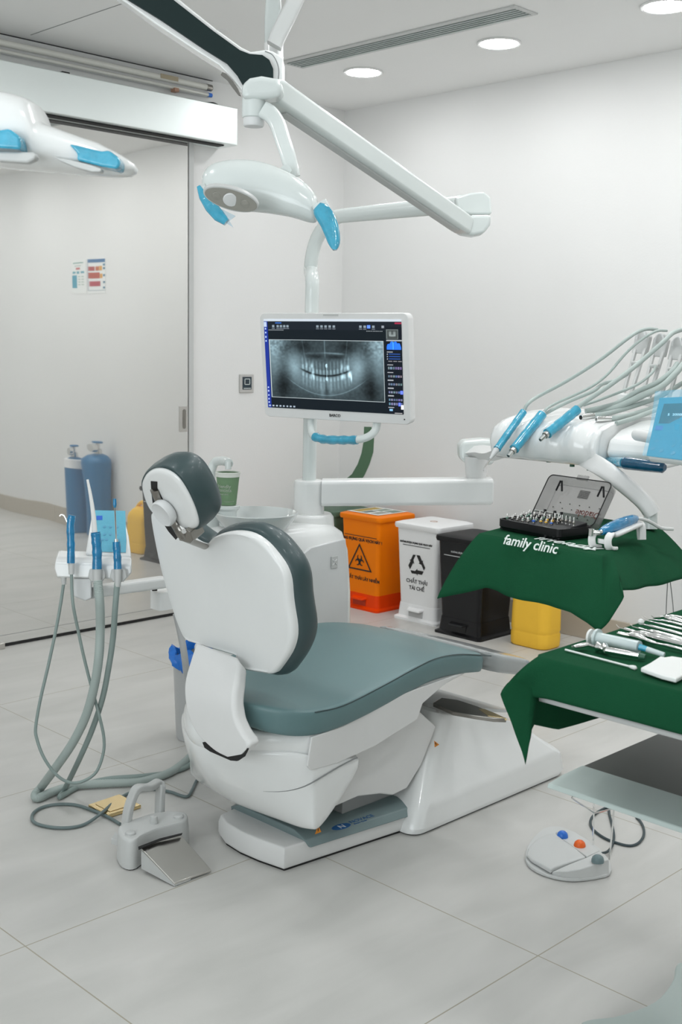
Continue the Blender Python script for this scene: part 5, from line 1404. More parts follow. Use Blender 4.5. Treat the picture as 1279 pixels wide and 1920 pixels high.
# steel hand instruments
def hand_inst(label, path, r, tip, name='hand_instrument', m=M['steelp']):
    P2 = [iz(x, y, IZ + .003) for x, y in path]
    t = thing(name, label, 'dental instrument', P2[0])
    n = len(r)
    S = smooth_path(P2, 4); rr = [r[min(int(i*len(r)/len(S)), len(r)-1)] for i in range(len(S))]
    obj('shaft', tube(S, rr, 10), m, parent=t)
    tip(t, P2)
    return t
def tip_fine(t, P2):
    d = (P2[0] - P2[1]).normalized(); obj('working_tip', tube([P2[0], P2[0] + d*.014, P2[0] + d*.020 + UZ*.004], [.0012, .0008, .0004], 6), M['steel'], parent=t)
def tip_ball(t, P2): obj('cotton_ball', lathe([(.0005, -.0055), (.004, -.004), (.0056, 0), (.004, .004), (.0005, .0055)], P2[0] + UZ*.004, n=14), M['gauze'], parent=t)
def tip_blade(t, P2):
    d = (P2[1] - P2[0]).normalized(); obj('spatula_end', tube([P2[0] - d*.002, P2[0] + d*.012, P2[0] + d*.03], [.003, .007, .003], 10, flat=(1, .35)), M['steel'], parent=t)
hand_inst('steel instrument with oval spoon end beside the plastic syringe', [(1160, 1187), (1195, 1194), (1225, 1205), (1252, 1211), (1290, 1221)], [.0032, .0065, .0035, .0022, .0030, .0035], tip_blade)
hand_inst('broad flat steel forceps lying behind the spoon ended instrument', [(1172, 1180), (1215, 1192), (1250, 1201), (1290, 1211)], [.0035, .0070, .0085, .0085, .007], tip_fine, name='forceps')
hand_inst('slim probe ending in a white cotton ball on the cart cloth', [(1202, 1170), (1230, 1177), (1290, 1193)], [.0015, .0030, .0036], tip_ball)
hand_inst('steel elevator with a round handle behind the broad forceps', [(1198, 1178), (1235, 1188), (1290, 1203)], [.0020, .0048, .0052], tip_fine)
hand_inst('long slender steel probe between the cotton ball probe and dark plier', [(1219, 1165), (1245, 1172), (1290, 1183)], [.0013, .0026, .0032], tip_fine)
hand_inst('dark jawed steel plier near the far edge of the cart cloth', [(1250, 1158), (1268, 1163), (1295, 1172)], [.0055, .0060, .0050], tip_blade, name='pliers')
hand_inst('thin bright steel probe farthest back on the cart cloth', [(1238, 1157), (1262, 1155), (1295, 1162)], [.0015, .0028, .0030], tip_fine)
hand_inst('short steel curette left of the slender probes on the cart cloth', [(1228, 1162), (1250, 1165), (1292, 1176)], [.0011, .0025, .0028], tip_fine)
g4 = [iz(1201, 1260), iz(1218, 1251), iz(1238, 1238), iz(1246, 1240), iz(1260, 1238), iz(1290, 1243), iz(1292, 1268), iz(1268, 1281), iz(1240, 1274)]
tag(obj('gauze_pad', prism(g4, (0, 0, .007)), M['gauze'], loc=g4[0], bevel=.002), 'folded white gauze pad at the right edge of the cart cloth', 'gauze')
# ================================================================== ASSISTANT TRAY (left)
AD = 3.12
at_ = thing('assistant_console', 'small white assistant console with blue film keypad left of the chair', 'assistant console', W(172, 1060, AD))
def WA(x, y, o=0.0): return W(x, y, AD + o)
bar = [WA(109, 1032, .07), WA(104, 1060, .03), WA(100, 1070, 0), WA(104, 1083, 0), WA(236, 1086, 0), WA(246, 1076, 0), WA(246, 1050, .03), WA(243, 1036, .07)]
rg_ = []
for s_, x0_, in ((0, 0), (1, 1)): pass
front = [WA(102, 1066), WA(106, 1082), WA(236, 1086), WA(246, 1074), WA(245, 1058), WA(112, 1050)]
obj('body', loft([[WA(102, 1067), WA(107, 1082), WA(236, 1086), WA(246, 1074), WA(246, 1060), WA(103, 1056)],
                  [WA(104, 1052, .02), WA(107, 1083, .02), WA(236, 1086, .02), WA(247, 1074, .02), WA(247, 1048, .02), WA(106, 1044, .02)],
                  [WA(110, 1033, .10), WA(112, 1070, .10), WA(234, 1074, .10), WA(245, 1060, .10), WA(243, 1036, .10), WA(112, 1032, .10)]]), M['white'], parent=at_, bevel=.006)
kt = [WA(160, 1038, .04), WA(246, 1044, .04), WA(240, 1004, .09), WA(229, 959, .14), WA(173, 957, .14), WA(165, 1000, .09)]
kn = (kt[1] - kt[0]).cross(kt[3] - kt[0]).normalized()
if kn.dot(CO - kt[0]) < 0: kn = -kn
kt = [onp(*q, kt[0], kn) for q in ((160, 1038), (246, 1044), (241, 1004), (230, 958), (173, 957), (166, 1000))]
obj('keypad_plate', prism(kt, -kn*.022), M['white'], parent=at_, bevel=.005)
fl = [onp(*q, kt[0] + kn*.002, kn) for q in ((176, 957), (235, 958), (237, 1015), (236, 1036), (176, 1034))]
kf = obj('keypad_film', prism(fl, kn*.0006), mat('sky_blue_film', '#6fc0da', .12, coat=.6, alpha=.85, bump=.8, bscale=50), parent=at_, smooth=False)
lgp = [onp(*q, kt[0] + kn*.003, kn) for q in ((181, 967), (192, 967), (192, 975), (181, 975))]
obj('logo_patch', prism(lgp, kn*.0003), M['blu'], parent=kf, smooth=False)
for i, (x, y) in enumerate(((196, 988), (207, 988), (220, 988), (196, 1002), (207, 1002), (220, 1002), (192, 1012), (200, 1012), (222, 1012))):
    obj('key', lathe([(.004, 0), (.004, .0006), (0, .0006)], onp(x, y, kt[0] + kn*.003, kn), axis=kn, n=12), mat('faint_key', '#5a9fc0', .4) if i == 0 else bpy.data.materials['faint_key'], parent=kf)
obj('lower_bracket', loft([[WA(x, y, o) for x, y in ((138, 1084), (172, 1084), (172, 1122), (160, 1127), (138, 1118))] for o in (.01, .08)]), M['panelgrey'], parent=at_, bevel=.004)
# arm back to the unit
ar = [W(165, 1111, 3.16), W(235, 1101, 3.32), W(306, 1091, 3.48), V((2.28, 2.84, W(306, 1091, 3.48).z))]
beam(ar[:3], [.040, .042, .044], [.032, .033, .034], 'swing_arm', M['white'], at_, r=.25)
obj('arm_pivot', loft([[p + V((a, b, 0)) for a, b in rrect(.062, .062, .015, 4)] for p in (W(305, 1107, 3.50), W(305, 1140, 3.50))]), M['white'], parent=at_)
obj('arm_link', loft([[p + V((0, a, b)) for a, b in rrect(.05, .030, .008, 3)] for p in (W(305, 1128, 3.50), V((2.31, W(305, 1128, 3.50).y + .05, W(305, 1128, 3.50).z)))]), M['white'], parent=at_)
obj('pivot_gap', cyl(W(290, 1105, 3.475), W(290, 1108, 3.475), .008, 14), M['gap'], parent=at_)
# holders
def holder(x0_, x1_):
    obj('holder_fork', loft([[WA(x, y, o) for x, y in ((x0_ + 3, 1067), (x1_ - 3, 1067), (x1_, 1082), (x1_ - 6, 1091), (x0_ + 6, 1091), (x0_, 1082))] for o in (-.022, .004)]), M['lgrey'], parent=at_, bevel=.003)
holder(165, 198); holder(206, 238)
obj('hose_outlet', cyl(WA(119, 1081, .01), WA(120, 1096, .01), .0085, 16, .006), M['lgrey'], parent=at_)

def film_tube(t, pts, r, m=M['filmd'], nm='barrier_film', n=14, amp=.05):
    S = smooth_path(pts, 5); rr = [r*(1 + amp*math.sin(i*1.7) + amp*.6*math.sin(i*3.9 + 1)) for i in range(len(S))]
    obj(nm, tube(S, rr, n), m, parent=t)
# air water syringe
o_ = -.03
s1 = thing('air_water_syringe', 'blue wrapped air and water syringe with a bent metal nozzle, leftmost on the assistant console', 'syringe', WA(134, 1060, o_))
film_tube(s1, [WA(133, 1056, o_), WA(133, 1020, o_), WA(132, 985, o_), WA(135, 966, o_)], .0105)
obj('nozzle', tube(smooth_path([WA(128, 985, o_), WA(124, 974, o_), WA(120, 967, o_), WA(115, 965, o_), WA(112, 968, o_)], 4), .0022, 8), M['steelp'], parent=s1)
obj('base_sleeve', tube([WA(134, 1055, o_), WA(134, 1077, o_)], [.009, .0075], 14), M['lgrey'], parent=s1)
loop = [(134, 1076, o_), (135, 1110, o_), (138, 1140, o_), (146, 1180, 0), (158, 1235, .02), (172, 1290, .04), (187, 1345, .05), (195, 1385, .06), (193, 1415, .06), (180, 1448, .05), (155, 1465, .04), (130, 1467, .03), (105, 1452, .02), (82, 1420, .01), (69, 1385, .01), (67, 1362, .01), (76, 1310, .01), (90, 1250, .01), (105, 1180, .01), (114, 1130, .01), (119, 1096, .01)]
obj('hose', tube(smooth_path([WA(*q) for q in loop], 6), .0044, 10), M['hosed'], parent=s1)
# suction handpiece
s2_ = thing('suction_handpiece', 'blue wrapped suction handpiece with long tapered white tip and thick ribbed hose', 'suction handpiece', WA(182, 1060, o_))
film_tube(s2_, [WA(182, 1067, o_), WA(182, 1035, o_), WA(180, 1008, o_), WA(179, 998, o_)], .0130)
obj('suction_tip', tube(smooth_path([WA(178, 1004, o_), WA(175, 965, o_), WA(170, 930, o_), WA(164, 899, o_)], 4), [.0075 - .0042*(i/12) for i in range(13)], 14), M['tip'], parent=s2_)
obj('sleeve', tube([WA(182, 1066, o_), WA(182, 1092, o_)], [.0125, .0110], 16), M['lgrey'], parent=s2_)
def Fz(x, y, r): return PZ(x, y, r)
hp1 = [WA(183, 1088, o_), WA(187, 1130, o_), WA(188, 1180, 0), WA(185, 1235, 0), WA(176, 1290, .02), WA(160, 1345, .05), WA(135, 1395, .08), WA(104, 1440, .12)] + [Fz(78, 1475, .03), Fz(66, 1490, .016), Fz(72, 1496, .014), Fz(100, 1484, .014), Fz(140, 1473, .014), Fz(200, 1469, .014), Fz(262, 1465, .014), Fz(310, 1452, .014), Fz(340, 1434, .016), Fz(368, 1408, .03), Fz(385, 1395, .06)]
S = smooth_path(hp1, 26)
obj('ribbed_hose', tube(S, [.0118 + .0009*(i % 2) for i in range(len(S))], 14), M['hose'], parent=s2_)
# saliva ejector
s3_ = thing('saliva_ejector', 'blue wrapped saliva ejector with thin steel tube, rightmost on the assistant console', 'saliva ejector', WA(220, 1060, o_))
film_tube(s3_, [WA(221, 1067, o_), WA(220, 1045, o_), WA(218, 1016, o_)], .0105)
obj('steel_tube', tube([WA(218, 1016, o_), WA(215.5, 948, o_)], .0022, 8), M['steelp'], parent=s3_)
obj('collar', tube([WA(218, 1017, o_), WA(217.6, 1011, o_)], .0052, 12), M['steelp'], parent=s3_)
obj('suction_cap', tube([WA(215.5, 952, o_), WA(215.2, 946, o_), WA(215, 935, o_)], [.003, .0052, .0046], 10), M['filmd'], parent=s3_)
obj('sleeve', tube([WA(221, 1066, o_), WA(221, 1091, o_), WA(220, 1100, o_)], [.010, .009, .0085], 14), M['lgrey'], parent=s3_)
hp3 = [WA(220, 1092, o_), WA(216, 1140, o_), WA(212, 1195, 0), WA(204, 1250, .02), WA(192, 1310, .05), WA(172, 1370, .09), WA(148, 1425, .13)] + [Fz(122, 1478, .02), Fz(112, 1494, .010), Fz(120, 1490, .010), Fz(150, 1474, .010), Fz(200, 1461, .022), Fz(262, 1456, .026), Fz(310, 1450, .010), Fz(345, 1440, .010), Fz(366, 1426, .014), Fz(385, 1412, .04)]
S = smooth_path(hp3, 8)
obj('hose', tube(S, .0080, 12), M['hosed'], parent=s3_)

# ================================================================== LEFT FOOT CONTROL
Z4 = lambda x, y: (30 + x/3.045, 1400 + y/3.045)
fc_ = thing('foot_control', 'grey foot control with carry handle and brushed steel pedal at lower left', 'foot control', PZ(275, 1600, 0))
tz_ = .080
topo = [PZ(*Z4(x, y), tz_) for x, y in ((582, 462), (588, 495), (610, 522), (648, 535), (688, 528), (715, 508), (800, 470), (890, 445), (945, 432), (975, 415), (982, 392), (965, 374), (900, 366), (800, 376), (700, 404), (615, 438))]
topo = smooth_closed(topo, 2)
ctr = sum(topo, V((0, 0, 0)))/len(topo)
def fr_(s, z): return [V((ctr.x + (p.x - ctr.x)*s, ctr.y + (p.y - ctr.y)*s, z)) for p in topo]
obj('body', loft([fr_(1.03, .003), fr_(1.04, .010), fr_(1.02, .05), fr_(1.0, .074), fr_(.97, .080), fr_(.90, .082)]), M['pedalgrey'], parent=fc_, sharp=60)
obj('rubber_sole', loft([fr_(1.0, 0), fr_(1.02, .005)]), M['gap'], parent=fc_, smooth=False)
pdl = [PZ(264.8, 1590.5, .066), PZ(300, 1574, .066), PZ(338.7, 1564, .066), PZ(397, 1631, .010), PZ(362, 1643, .010), PZ(327, 1656, .010)]
obj('steel_pedal', prism(pdl, (0, 0, -.005)), M['steel'], parent=fc_, bevel=.002, label='brushed steel pedal plate')
a, b = pdl[0] - UZ*.006, pdl[-1] - UZ*.004
obj('pedal_side', prism([a, b, V((b.x, b.y, .002)), V((a.x, a.y, .012)), V((a.x, a.y, .03))], V((.05, .0, 0))), M['lgrey'], parent=fc_)
obj('pedal_gap', prism([PZ(*Z4(x, y), .070) for x, y in ((700, 590), (820, 540), (945, 506), (950, 496), (820, 528), (698, 575))], (0, 0, .002)), M['gap'], parent=fc_, smooth=False)
# handle
def wpath(nm, pts, w_, t_, m, parent, dv=UZ):
    P_ = smooth_path(pts, 4); rings = []
    for i, p in enumerate(P_):
        d = (P_[min(i+1, len(P_)-1)] - P_[max(i-1, 0)]).normalized(); s2 = V((.94, .34, 0)); s2 = (s2 - d*s2.dot(d)).normalized(); u = d.cross(s2).normalized()
        rings.append([p + s2*a + u*b for a, b in rrect(w_, t_, min(w_, t_)*.3, 3)])
    return obj(nm, loft(rings), m, parent=parent, sharp=60)
hL = PZ(*Z4(628, 440), .075); hR = PZ(*Z4(820, 372), .075)
dL = (hL - CO).dot(-V((RM[0][2], RM[1][2], RM[2][2]))); dR = (hR - CO).dot(-V((RM[0][2], RM[1][2], RM[2][2])))
hpts = [hL - UZ*.01, W(*Z4(640, 370), dL + .005), W(*Z4(665, 290), dL + .01), W(*Z4(695, 238), dL + .015), W(*Z4(760, 232), (dL + dR)/2 + .01), W(*Z4(812, 205), dR + .01), W(*Z4(826, 225), dR + .008), W(*Z4(822, 300), dR + .004), hR - UZ*.01]
rings = []
P_ = smooth_path(hpts, 5)
for i, p in enumerate(P_):
    d = (P_[min(i+1, len(P_)-1)] - P_[max(i-1, 0)]).normalized(); s2 = (hR - hL).normalized(); s2 = V((s2.y, -s2.x, 0))
    u = d.cross(s2).normalized()
    rings.append([p + s2*a + u*b for a, b in rrect(.027, .018, .005, 3)])
obj('carry_handle', loft(rings), M['lgrey'], parent=fc_, sharp=60)
for (x, y, r, h) in ((654, 502, .0130, .009), (788, 440, .0105, .020), (928, 408, .0140, .010)):
    p = PZ(*Z4(x, y), .080)
    obj('push_button', lathe([(r*1.02, 0), (r, h*.7), (r*.8, h), (0, h*1.1)], p, n=28), M['lgrey'], parent=fc_)
obj('side_lever', prism([PZ(*Z4(540, 525), .045), PZ(*Z4(570, 480), .060), PZ(*Z4(595, 510), .060), PZ(*Z4(590, 540), .04)], (0, 0, -.016)), M['pedalgrey'], parent=fc_, bevel=.003)
cab = [(225, 1545), (205, 1533), (178, 1521), (140, 1509), (100, 1509), (72, 1517), (60, 1530), (66, 1543), (95, 1551), (130, 1552), (160, 1545), (190, 1525), (215, 1503), (240, 1488), (262, 1482), (290, 1480), (320, 1485), (340, 1492), (352, 1493), (360, 1482), (368, 1465), (378, 1450)]
obj('cable', tube(smooth_path([PZ(x, y, .0055 if i != 11 else .016) for i, (x, y) in enumerate(cab)], 6), .0046, 10), M['cable'], parent=fc_)

# brass floor plate
gp = [PZ(*Z4(x, y), .012) for x, y in ((412, 328), (590, 268), (716, 330), (525, 388))]
gt = thing('floor_outlet_plate', 'shiny brass floor outlet plate lying behind the grey foot control', 'floor outlet', sum(gp, V((0, 0, 0)))/4)
obj('plate', prism([V((p.x, p.y, .001)) for p in gp], (0, 0, .010)), M['gold'], parent=gt, bevel=.002)
gc = sum(gp, V((0, 0, 0)))/4
ins_ = [V((gc.x + (p.x - gc.x)*.72, gc.y + (p.y - gc.y)*.72, .0112)) for p in gp]
obj('hinged_flap', prism(ins_, (0, 0, .0012)), M['gold'], parent=gt, bevel=.0008)

# ================================================================== RIGHT FOOT CONTROL
Z3 = lambda x, y: (940 + x/3.773, 1400 + y/3.773)
fd_ = thing('foot_pedal', 'rounded grey foot pedal with blue, orange and slate buttons and a wire frame', 'foot control', PZ(1060, 1610, 0))
bo = [PZ(*Z3(x, y), .004) for x, y in ((170, 800), (195, 848), (250, 888), (330, 920), (420, 942), (520, 950), (620, 942), (700, 928), (768, 908), (774, 840), (700, 735), (600, 672), (480, 600), (400, 575), (300, 590), (215, 670), (178, 740))]
bo = smooth_closed(bo, 2); c3 = sum(bo, V((0, 0, 0)))/len(bo)
obj('base', loft([[V((c3.x + (p.x - c3.x)*s, c3.y + (p.y - c3.y)*s, z)) for p in bo] for s, z in ((.99, .001), (1, .003), (1, .008), (.985, .010))]), M['pedalgrey'], parent=fd_, sharp=60)
hs_ = [((352, 905), .006), ((378, 885), .022), ((520, 885), .026), ((650, 850), .032), ((768, 800), .038), ((745, 770), .036), ((680, 730), .034), ((610, 760), .032), ((603, 785), .030)]
bm = nbm()
hp_top = [((358, 885), .018), ((470, 880), .028), ((560, 866), .034), ((660, 832), .040), ((764, 795), .044), ((700, 735), .044), ((606, 782), .040), ((480, 830), .031)]
tv = [PZ(*Z3(*q), z) for q, z in hp_top]
hp_bot = [V((p.x, p.y, .006)) for p in tv]
low = [PZ(*Z3(*q), .006) for q in ((352, 908), (450, 935), (560, 942), (660, 930), (766, 905))]
obj('side_housing', loft([low + [V((tv[5].x, tv[5].y, .006)), V((tv[6].x, tv[6].y, .006)), V((tv[7].x, tv[7].y, .006))], tv]), M['pedalgrey'], parent=fd_, bevel=.003)
bk2 = [((435, 655), .036), ((606, 778), .036), ((700, 735), .036), ((620, 660), .034), ((520, 600), .032), ((430, 575), .030), ((385, 600), .032)]
tb = [PZ(*Z3(*q), z) for q, z in bk2]
obj('rear_housing', loft([[V((p.x, p.y, .006)) for p in tb], tb]), M['pedalgrey'], parent=fd_, bevel=.003)
pt_ = [((180, 765), .018), ((215, 800), .020), ((350, 868), .024), ((380, 850), .028), ((600, 780), .038), ((520, 715), .040), ((437, 657), .040), ((385, 615), .038), ((310, 625), .034), ((240, 665), .030), ((190, 720), .022)]
tp_ = [PZ(*Z3(*q), z) for q, z in pt_]; c5 = sum(tp_, V((0, 0, 0)))/len(tp_)
lowr = [V((p.x, p.y, max(.012, p.z - .012))) for p in tp_]
obj('treadle', loft([lowr, tp_, [c5 + (p - c5)*.8 + UZ*.002 for p in tp_]]), M['pedalgrey'], parent=fd_, bevel=.003)
for (x, y, r, m_, lb_) in ((433, 632, .0150, M['blue'], 'blue'), (555, 698, .0155, M['orangeb'], 'orange'), (683, 803, .0160, M['greyb'], 'slate')):
    p = PZ(*Z3(x, y), .046 if lb_ == 'slate' else .037)
    obj('dome_button', lathe([(r, -.004), (r, .001), (r*.86, .008), (r*.55, .0125), (r*.2, .0145), (0, .0148)], p, n=28), m_, parent=fd_, label=lb_ + ' domed button')
q1 = PZ(*Z3(650, 705), .03); q2 = PZ(*Z3(765, 800), .03)
nz_ = -V((RM[0][2], RM[1][2], RM[2][2]))
e1 = (q1 - CO).dot(nz_); e2_ = (q2 - CO).dot(nz_)
obj('wire_post', tube([q1, W(*Z3(657, 392), e1)], .0022, 8), M['steelp'], parent=fd_)
obj('wire_frame', tube([q2, W(*Z3(788, 560), e2_), W(*Z3(798, 446), e2_), W(*Z3(790, 438), e2_ - .002), W(*Z3(660, 470), e1 - .02), W(*Z3(500, 364), e1 - .02), W(*Z3(505, 354), e1 - .018), W(*Z3(580, 354), e1 + .02)], .0024, 8), M['steelp'], parent=fd_)
cab = [(700, 757), (755, 740), (788, 690), (797, 630), (786, 560), (765, 480), (755, 432), (700, 452), (650, 490), (630, 535), (650, 585), (720, 640), (800, 675), (900, 700), (965, 685), (1005, 635), (1008, 580), (985, 530), (955, 498)]
obj('cable', tube(smooth_path([PZ(*Z3(x, y), .004 if i > 1 else .01) for i, (x, y) in enumerate(cab)], 6), .0036, 8), M['dcable'], parent=fd_)

# ================================================================== BINS ALONG THE RIGHT WALL
def bin_(name, label, x0_, x1_, y0_, y1_, h, m, m2, lidm, pedal=True):
    t = thing(name, label, 'bin', ((x0_ + x1_)/2, (y0_ + y1_)/2, 0))
    def rr(xa, xb, ya, yb, z, r=.022): return ped_ring(xa, xb, ya, yb, z, r)
    obj('body', loft([rr(x0_ + .022, x1_ - .022, y0_ + .022, y1_ - .022, .070), rr(x0_ + .020, x1_ - .020, y0_ + .020, y1_ - .020, .080), rr(x0_ + .004, x1_ - .004, y0_ + .004, y1_ - .004, h - .03), rr(x0_ + .004, x1_ - .004, y0_ + .004, y1_ - .004, h - .02)]), m, parent=t, sharp=50)
    base = obj('base', loft([rr(x0_ - .004, x1_, y0_ - .002, y1_ + .002, .0), rr(x0_ - .004, x1_, y0_ - .002, y1_ + .002, .010), rr(x0_ + .012, x1_ - .012, y0_ + .012, y1_ - .012, .018), rr(x0_ + .018, x1_ - .018, y0_ + .018, y1_ - .018, .080)]), m2, parent=t, sharp=50)
    obj('lid', loft([rr(x0_ - .004, x1_ + .004, y0_ - .006, y1_ + .006, h - .030), rr(x0_ - .010, x1_ + .006, y0_ - .010, y1_ + .010, h - .018, .028), rr(x0_ - .008, x1_ + .004, y0_ - .008, y1_ + .008, h - .006, .028), rr(x0_ + .010, x1_ - .010, y0_ + .010, y1_ - .010, h, .03), rr(x0_ + .05, x1_ - .05, y0_ + .05, y1_ - .05, h + .003, .03)]), lidm, parent=t, sharp=60)
    yc_ = (y0_ + y1_)/2
    obj('pedal_recess_shade', box((x0_ + .0115, yc_ - .045, .020), (x0_ + .022, yc_ + .045, .055)), mat('bin_recess_shade_' + name, tuple(c*.55 for c in m2.node_tree.nodes['Principled BSDF'].inputs['Base Color'].default_value[:3]), .5), parent=base, smooth=False)  # flat plate in a darker copy of the base plastic, standing for recess shade
    obj('pedal', loft([[V((x0_ - .012, yc_ - .04, .050)), V((x0_ + .02, yc_ - .05, .055)), V((x0_ + .02, yc_ + .05, .055)), V((x0_ - .012, yc_ + .04, .050))], [V((x0_ - .010, yc_ - .04, .060)), V((x0_ + .02, yc_ - .05, .066)), V((x0_ + .02, yc_ + .05, .066)), V((x0_ - .010, yc_ + .04, .060))]]), m2, parent=t, bevel=.003)
    return t
def front_pt(x0_, h, y, z):   # on the sloping front face
    return V((x0_ + .020 - .016*(z - .08)/(h - .11) - .0012, y, z))
fu = V((-.016/.37, 0, 1)).normalized()
Hh = .475
wb_ = bin_('pedal_bin', 'white pedal bin with black recycling symbol by the right wall', 4.16, 4.43, 3.50, 3.775, Hh + .01, M['binwhite'], M['binwhite'], M['binwhite'])
def ft(s, y, z, size, t, x0_=4.16, m=M['printk'], h=Hh + .01, **k):
    return text(s, front_pt(x0_, h, y, z), -UY, fu, size, m, t, 'bin_lettering', depth=.0005, **k)
yc_ = 3.637
ft('CHẤT THẢI', yc_, .188, .026, wb_, bold=.0004); ft('TÁI CHẾ', yc_, .155, .026, wb_, bold=.0004)
ft('KHÔNG ĐƯỢC ĐỰNG QUÁ VẠCH NÀY', yc_ + .005, .384, .0115, wb_, bold=.0006)
obj('fill_line', prism([front_pt(4.16, Hh + .01, yc_ + .09, .372), front_pt(4.16, Hh + .01, yc_ - .085, .372), front_pt(4.16, Hh + .01, yc_ - .085, .375), front_pt(4.16, Hh + .01, yc_ + .09, .375)], (-.0006, 0, 0)), M['printk'], parent=wb_, smooth=False)
# recycling symbol: three bent arrows
rc0 = (yc_, .280)
def rp(r, a): return front_pt(4.16, Hh + .01, rc0[0] - r*math.cos(a), rc0[1] + r*math.sin(a))
for k in range(3):
    a0 = math.radians(90 + 120*k)
    def q(u, v):    # local: u along the side (clockwise), v outward
        x = u*math.cos(a0 - math.pi/2) - v*math.sin(a0 - math.pi/2); y = u*math.sin(a0 - math.pi/2) + v*math.cos(a0 - math.pi/2)
        return front_pt(4.16, Hh + .01, rc0[0] - x, rc0[1] + y)
    obj('recycling_arrow', prism([q(-.038, .022), q(-.023, .050), q(-.006, .050), q(-.021, .024)], (-.0006, 0, 0)), M['printk'], parent=wb_, smooth=False)
    obj('recycling_arrow', prism([q(-.001, .051), q(.020, .051), q(.034, .026), q(.041, .030), q(.036, .005), q(.012, .012), q(.019, .016), q(.006, .038)], (-.0006, 0, 0)), M['printk'], parent=wb_, smooth=False)
lc_ = V((4.27, 3.62, Hh + .0135))
obj('lid_mark', tube([lc_ + V((.02*math.cos(a)*.7, .02*math.sin(a), .0)) for a in [2*math.pi*k/16 for k in range(17)]], .0011, 6), M['copper'], parent=wb_)

ob_ = bin_('pedal_bin', 'orange pedal bin with biohazard triangle and a paper sheet on its lid', 4.15, 4.42, 3.875, 4.150, Hh + .015, M['orange'], M['oranged'], M['orange'])
yo = 4.02
ft('KHÔNG ĐỰNG QUÁ VẠCH NÀY !', yo - .005, .352, .0205, ob_, x0_=4.15, bold=.0006)
obj('fill_line', prism([front_pt(4.15, Hh, yo + .1, .376), front_pt(4.15, Hh, yo - .125, .376), front_pt(4.15, Hh, yo - .125, .379), front_pt(4.15, Hh, yo + .1, .379)], (-.0008, 0, 0)), M['printk'], parent=ob_, smooth=False)
text('CHẤT THẢI LÂY NHIỄM', front_pt(4.15, Hh, yo - .02, .150), -UY, fu, .023, M['printk'], ob_, 'bin_lettering', depth=.0006, bold=.0004)
def bt(u, v): return front_pt(4.15, Hh, 4.015 - u, .245 + v) + V((-.0006, 0, 0))
tr_o = [(-.085, -.045), (.085, -.045), (0, .095)]; tr_i = [(-.072, -.038), (.072, -.038), (0, .081)]
bm = nbm()
for k in range(3):
    a, b = tr_o[k], tr_o[(k+1) % 3]; c_, d_ = tr_i[(k+1) % 3], tr_i[k]
    add_prism(bm, [bt(*a), bt(*b), bt(*c_), bt(*d_)], (-.0006, 0, 0))
tg = obj('biohazard_triangle', bm, M['printk'], parent=ob_, smooth=False)
bm = nbm()
for k in range(3):
    a = math.radians(90 + 120*k); cx_, cy_ = .016*math.cos(a), .004 + .016*math.sin(a)
    pts_o = [(cx_ + .017*math.cos(t), cy_ + .017*math.sin(t)) for t in [a + math.radians(40 + 280*j/14) for j in range(15)]]
    pts_i = [(cx_ + .0035*math.cos(a) + .0105*math.cos(t), cy_ + .0035*math.sin(a) + .0105*math.sin(t)) for t in [a + math.radians(320 - 280*j/14) for j in range(15)]]
    add_prism(bm, [bt(*p) for p in pts_o + pts_i], (-.0006, 0, 0))
obj('biohazard_symbol', bm, M['printk'], parent=tg, smooth=False)
# paper sheet on the orange lid
ps_ = thing('paper_sheet', 'laminated printed sheet lying on the orange bin lid', 'paper', (4.285, 4.01, Hh + .019))
zs = Hh + .0185
obj('sheet', box((4.175, 3.905, zs), (4.395, 4.125, zs + .001)), M['gauze'], parent=ps_, smooth=False)
def pb(a, b, c_, d_, col): obj('printed_block', box((4.175 + .22*c_, 4.125 - .22*b, zs + .001), (4.175 + .22*d_, 4.125 - .22*a, zs + .0014)), mat('sheet_ink', col, .6), parent=ps_, smooth=False)
pb(.04, .3, .1, .9, '#b79a4a'); pb(.36, .55, .08, .45, '#6d7772'); pb(.36, .60, .52, .92, '#8d9a8e'); pb(.64, .9, .1, .5, '#a3a39a'); pb(.66, .95, .55, .92, '#7c8f84')
bb_ = bin_('pedal_bin', 'glossy black pedal bin partly behind the green cloth by the right wall', 4.085, 4.36, 3.170, 3.445, Hh - .005, M['black'], M['black'], M['blackm'])
text('KHÔNG ĐỰNG QUÁ VẠCH', front_pt(4.085, Hh - .005, 3.29, .392), -UY, fu, .011, M['panelgrey'], bb_, 'bin_lettering', depth=.0005)
obj('fill_line', prism([front_pt(4.085, Hh - .005, 3.40, .375), front_pt(4.085, Hh - .005, 3.20, .375), front_pt(4.085, Hh - .005, 3.20, .378), front_pt(4.085, Hh - .005, 3.40, .378)], (-.0008, 0, 0)), M['panelgrey'], parent=bb_, smooth=False)
gb = bin_('pedal_bin', 'dark green bin whose lid shows behind the orange one near the corner', 4.17, 4.44, 4.215, 4.475, Hh + .005, M['bingreen'], M['bingreen'], M['bingreen'])

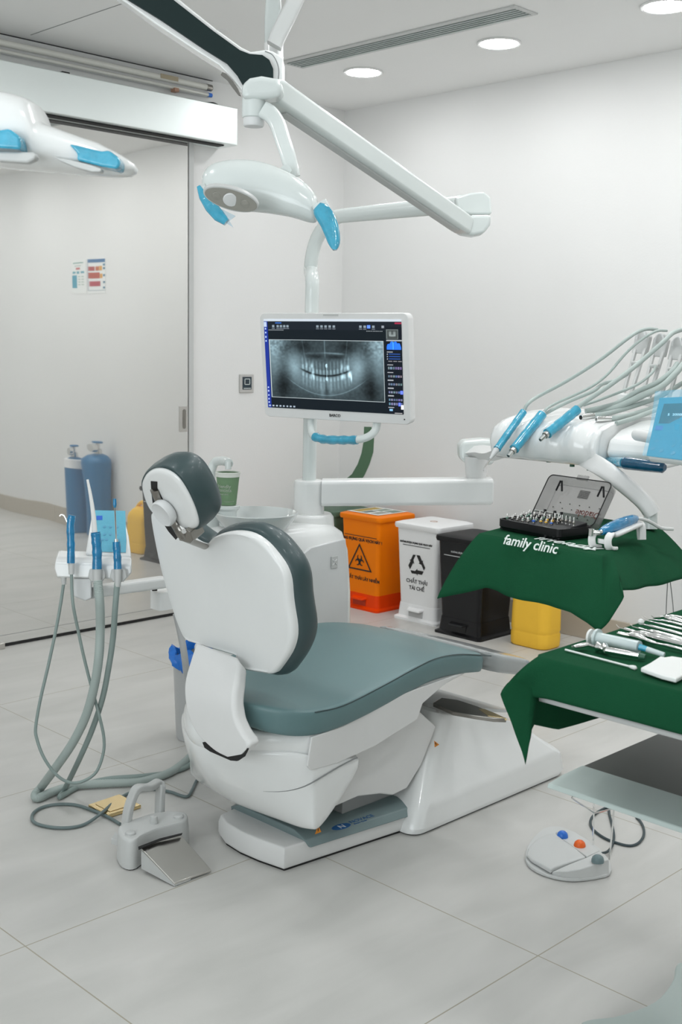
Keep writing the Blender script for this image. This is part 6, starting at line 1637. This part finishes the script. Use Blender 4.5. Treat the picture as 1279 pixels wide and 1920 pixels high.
# yellow canister
jg = thing('yellow_canister', 'yellow plastic canister with moulded bands on the floor beside the black bin', 'canister', (4.25, 2.98, 0))
jx0, jx1, jy0, jy1 = 4.175, 4.325, 2.875, 3.085
def jr(s, z, r=.045): 
    cx_, cy_ = (jx0 + jx1)/2, (jy0 + jy1)/2; w_, h_ = (jx1 - jx0)*s, (jy1 - jy0)*s
    return [V((cx_ + x, cy_ + y, z)) for x, y in rrect(w_, h_, min(r, w_/2 - .001), 6)]
obj('body', loft([jr(.93, 0), jr(.99, .008), jr(1.0, .03), jr(1.0, .060), jr(.975, .066), jr(.975, .072), jr(1.0, .080), jr(.995, .10), jr(.98, .19), jr(.965, .196), jr(.98, .204), jr(.97, .24), jr(.90, .265), jr(.72, .29), jr(.50, .305, .03)]), M['jug'], parent=jg, sharp=70)
obj('neck', lathe([(.026, .295), (.026, .325), (.0, .325)], (4.25, 3.01, 0), n=24), M['jug'], parent=jg)
obj('cap', lathe([(.030, .318), (.030, .345), (.026, .348), (0, .348)], (4.25, 3.01, 0), n=24), M['jug'], parent=jg)
obj('handle', tube(smooth_path([V((4.25, 2.99, .285)), V((4.25, 2.985, .33)), V((4.25, 2.95, .33)), V((4.25, 2.905, .29)), V((4.25, 2.90, .25))], 4), .012, 12), M['jug'], parent=jg)

# small can with blue bag behind the chair
tc_ = thing('waste_can', 'slim silver grey waste can with blue bag behind the chair', 'waste can', (2.335, 3.005, 0))
obj('can', lathe([(.066, 0), (.070, .006), (.0805, .285), (.082, .292), (.078, .292), (.068, .02), (0, .02)], (2.335, 3.005, 0), n=40), M['bincan'], parent=tc_)
ring_n = 40; rings = []
for k, (z, r) in enumerate(((.255, .086), (.270, .091), (.287, .089), (.300, .085), (.312, .081), (.305, .074), (.28, .070))):
    rings.append([V((2.335 + math.cos(a)*r*(1 + .07*math.sin(a*7 + k) + .04*math.sin(a*13)), 3.005 + math.sin(a)*r*(1 + .07*math.sin(a*7 + k)), z + .012*math.sin(a*5 + k*.5))) for a in [2*math.pi*j/ring_n for j in range(ring_n)]])
obj('bin_bag', loft(rings, cap=False), M['bag'], parent=tc_, sharp=25)
# grey drain hose beside the can
P_ = [W(330, 1150, 3.52), W(339, 1190, 3.52), W(346, 1230, 3.52), W(352, 1280, 3.54), W(362, 1340, 3.56)]
tag(obj('drain_hose', tube(smooth_path(P_, 5), .0105, 12), M['bincan'], loc=P_[0]), 'grey drain hose hanging behind the backrest before the blue bag', 'hose')
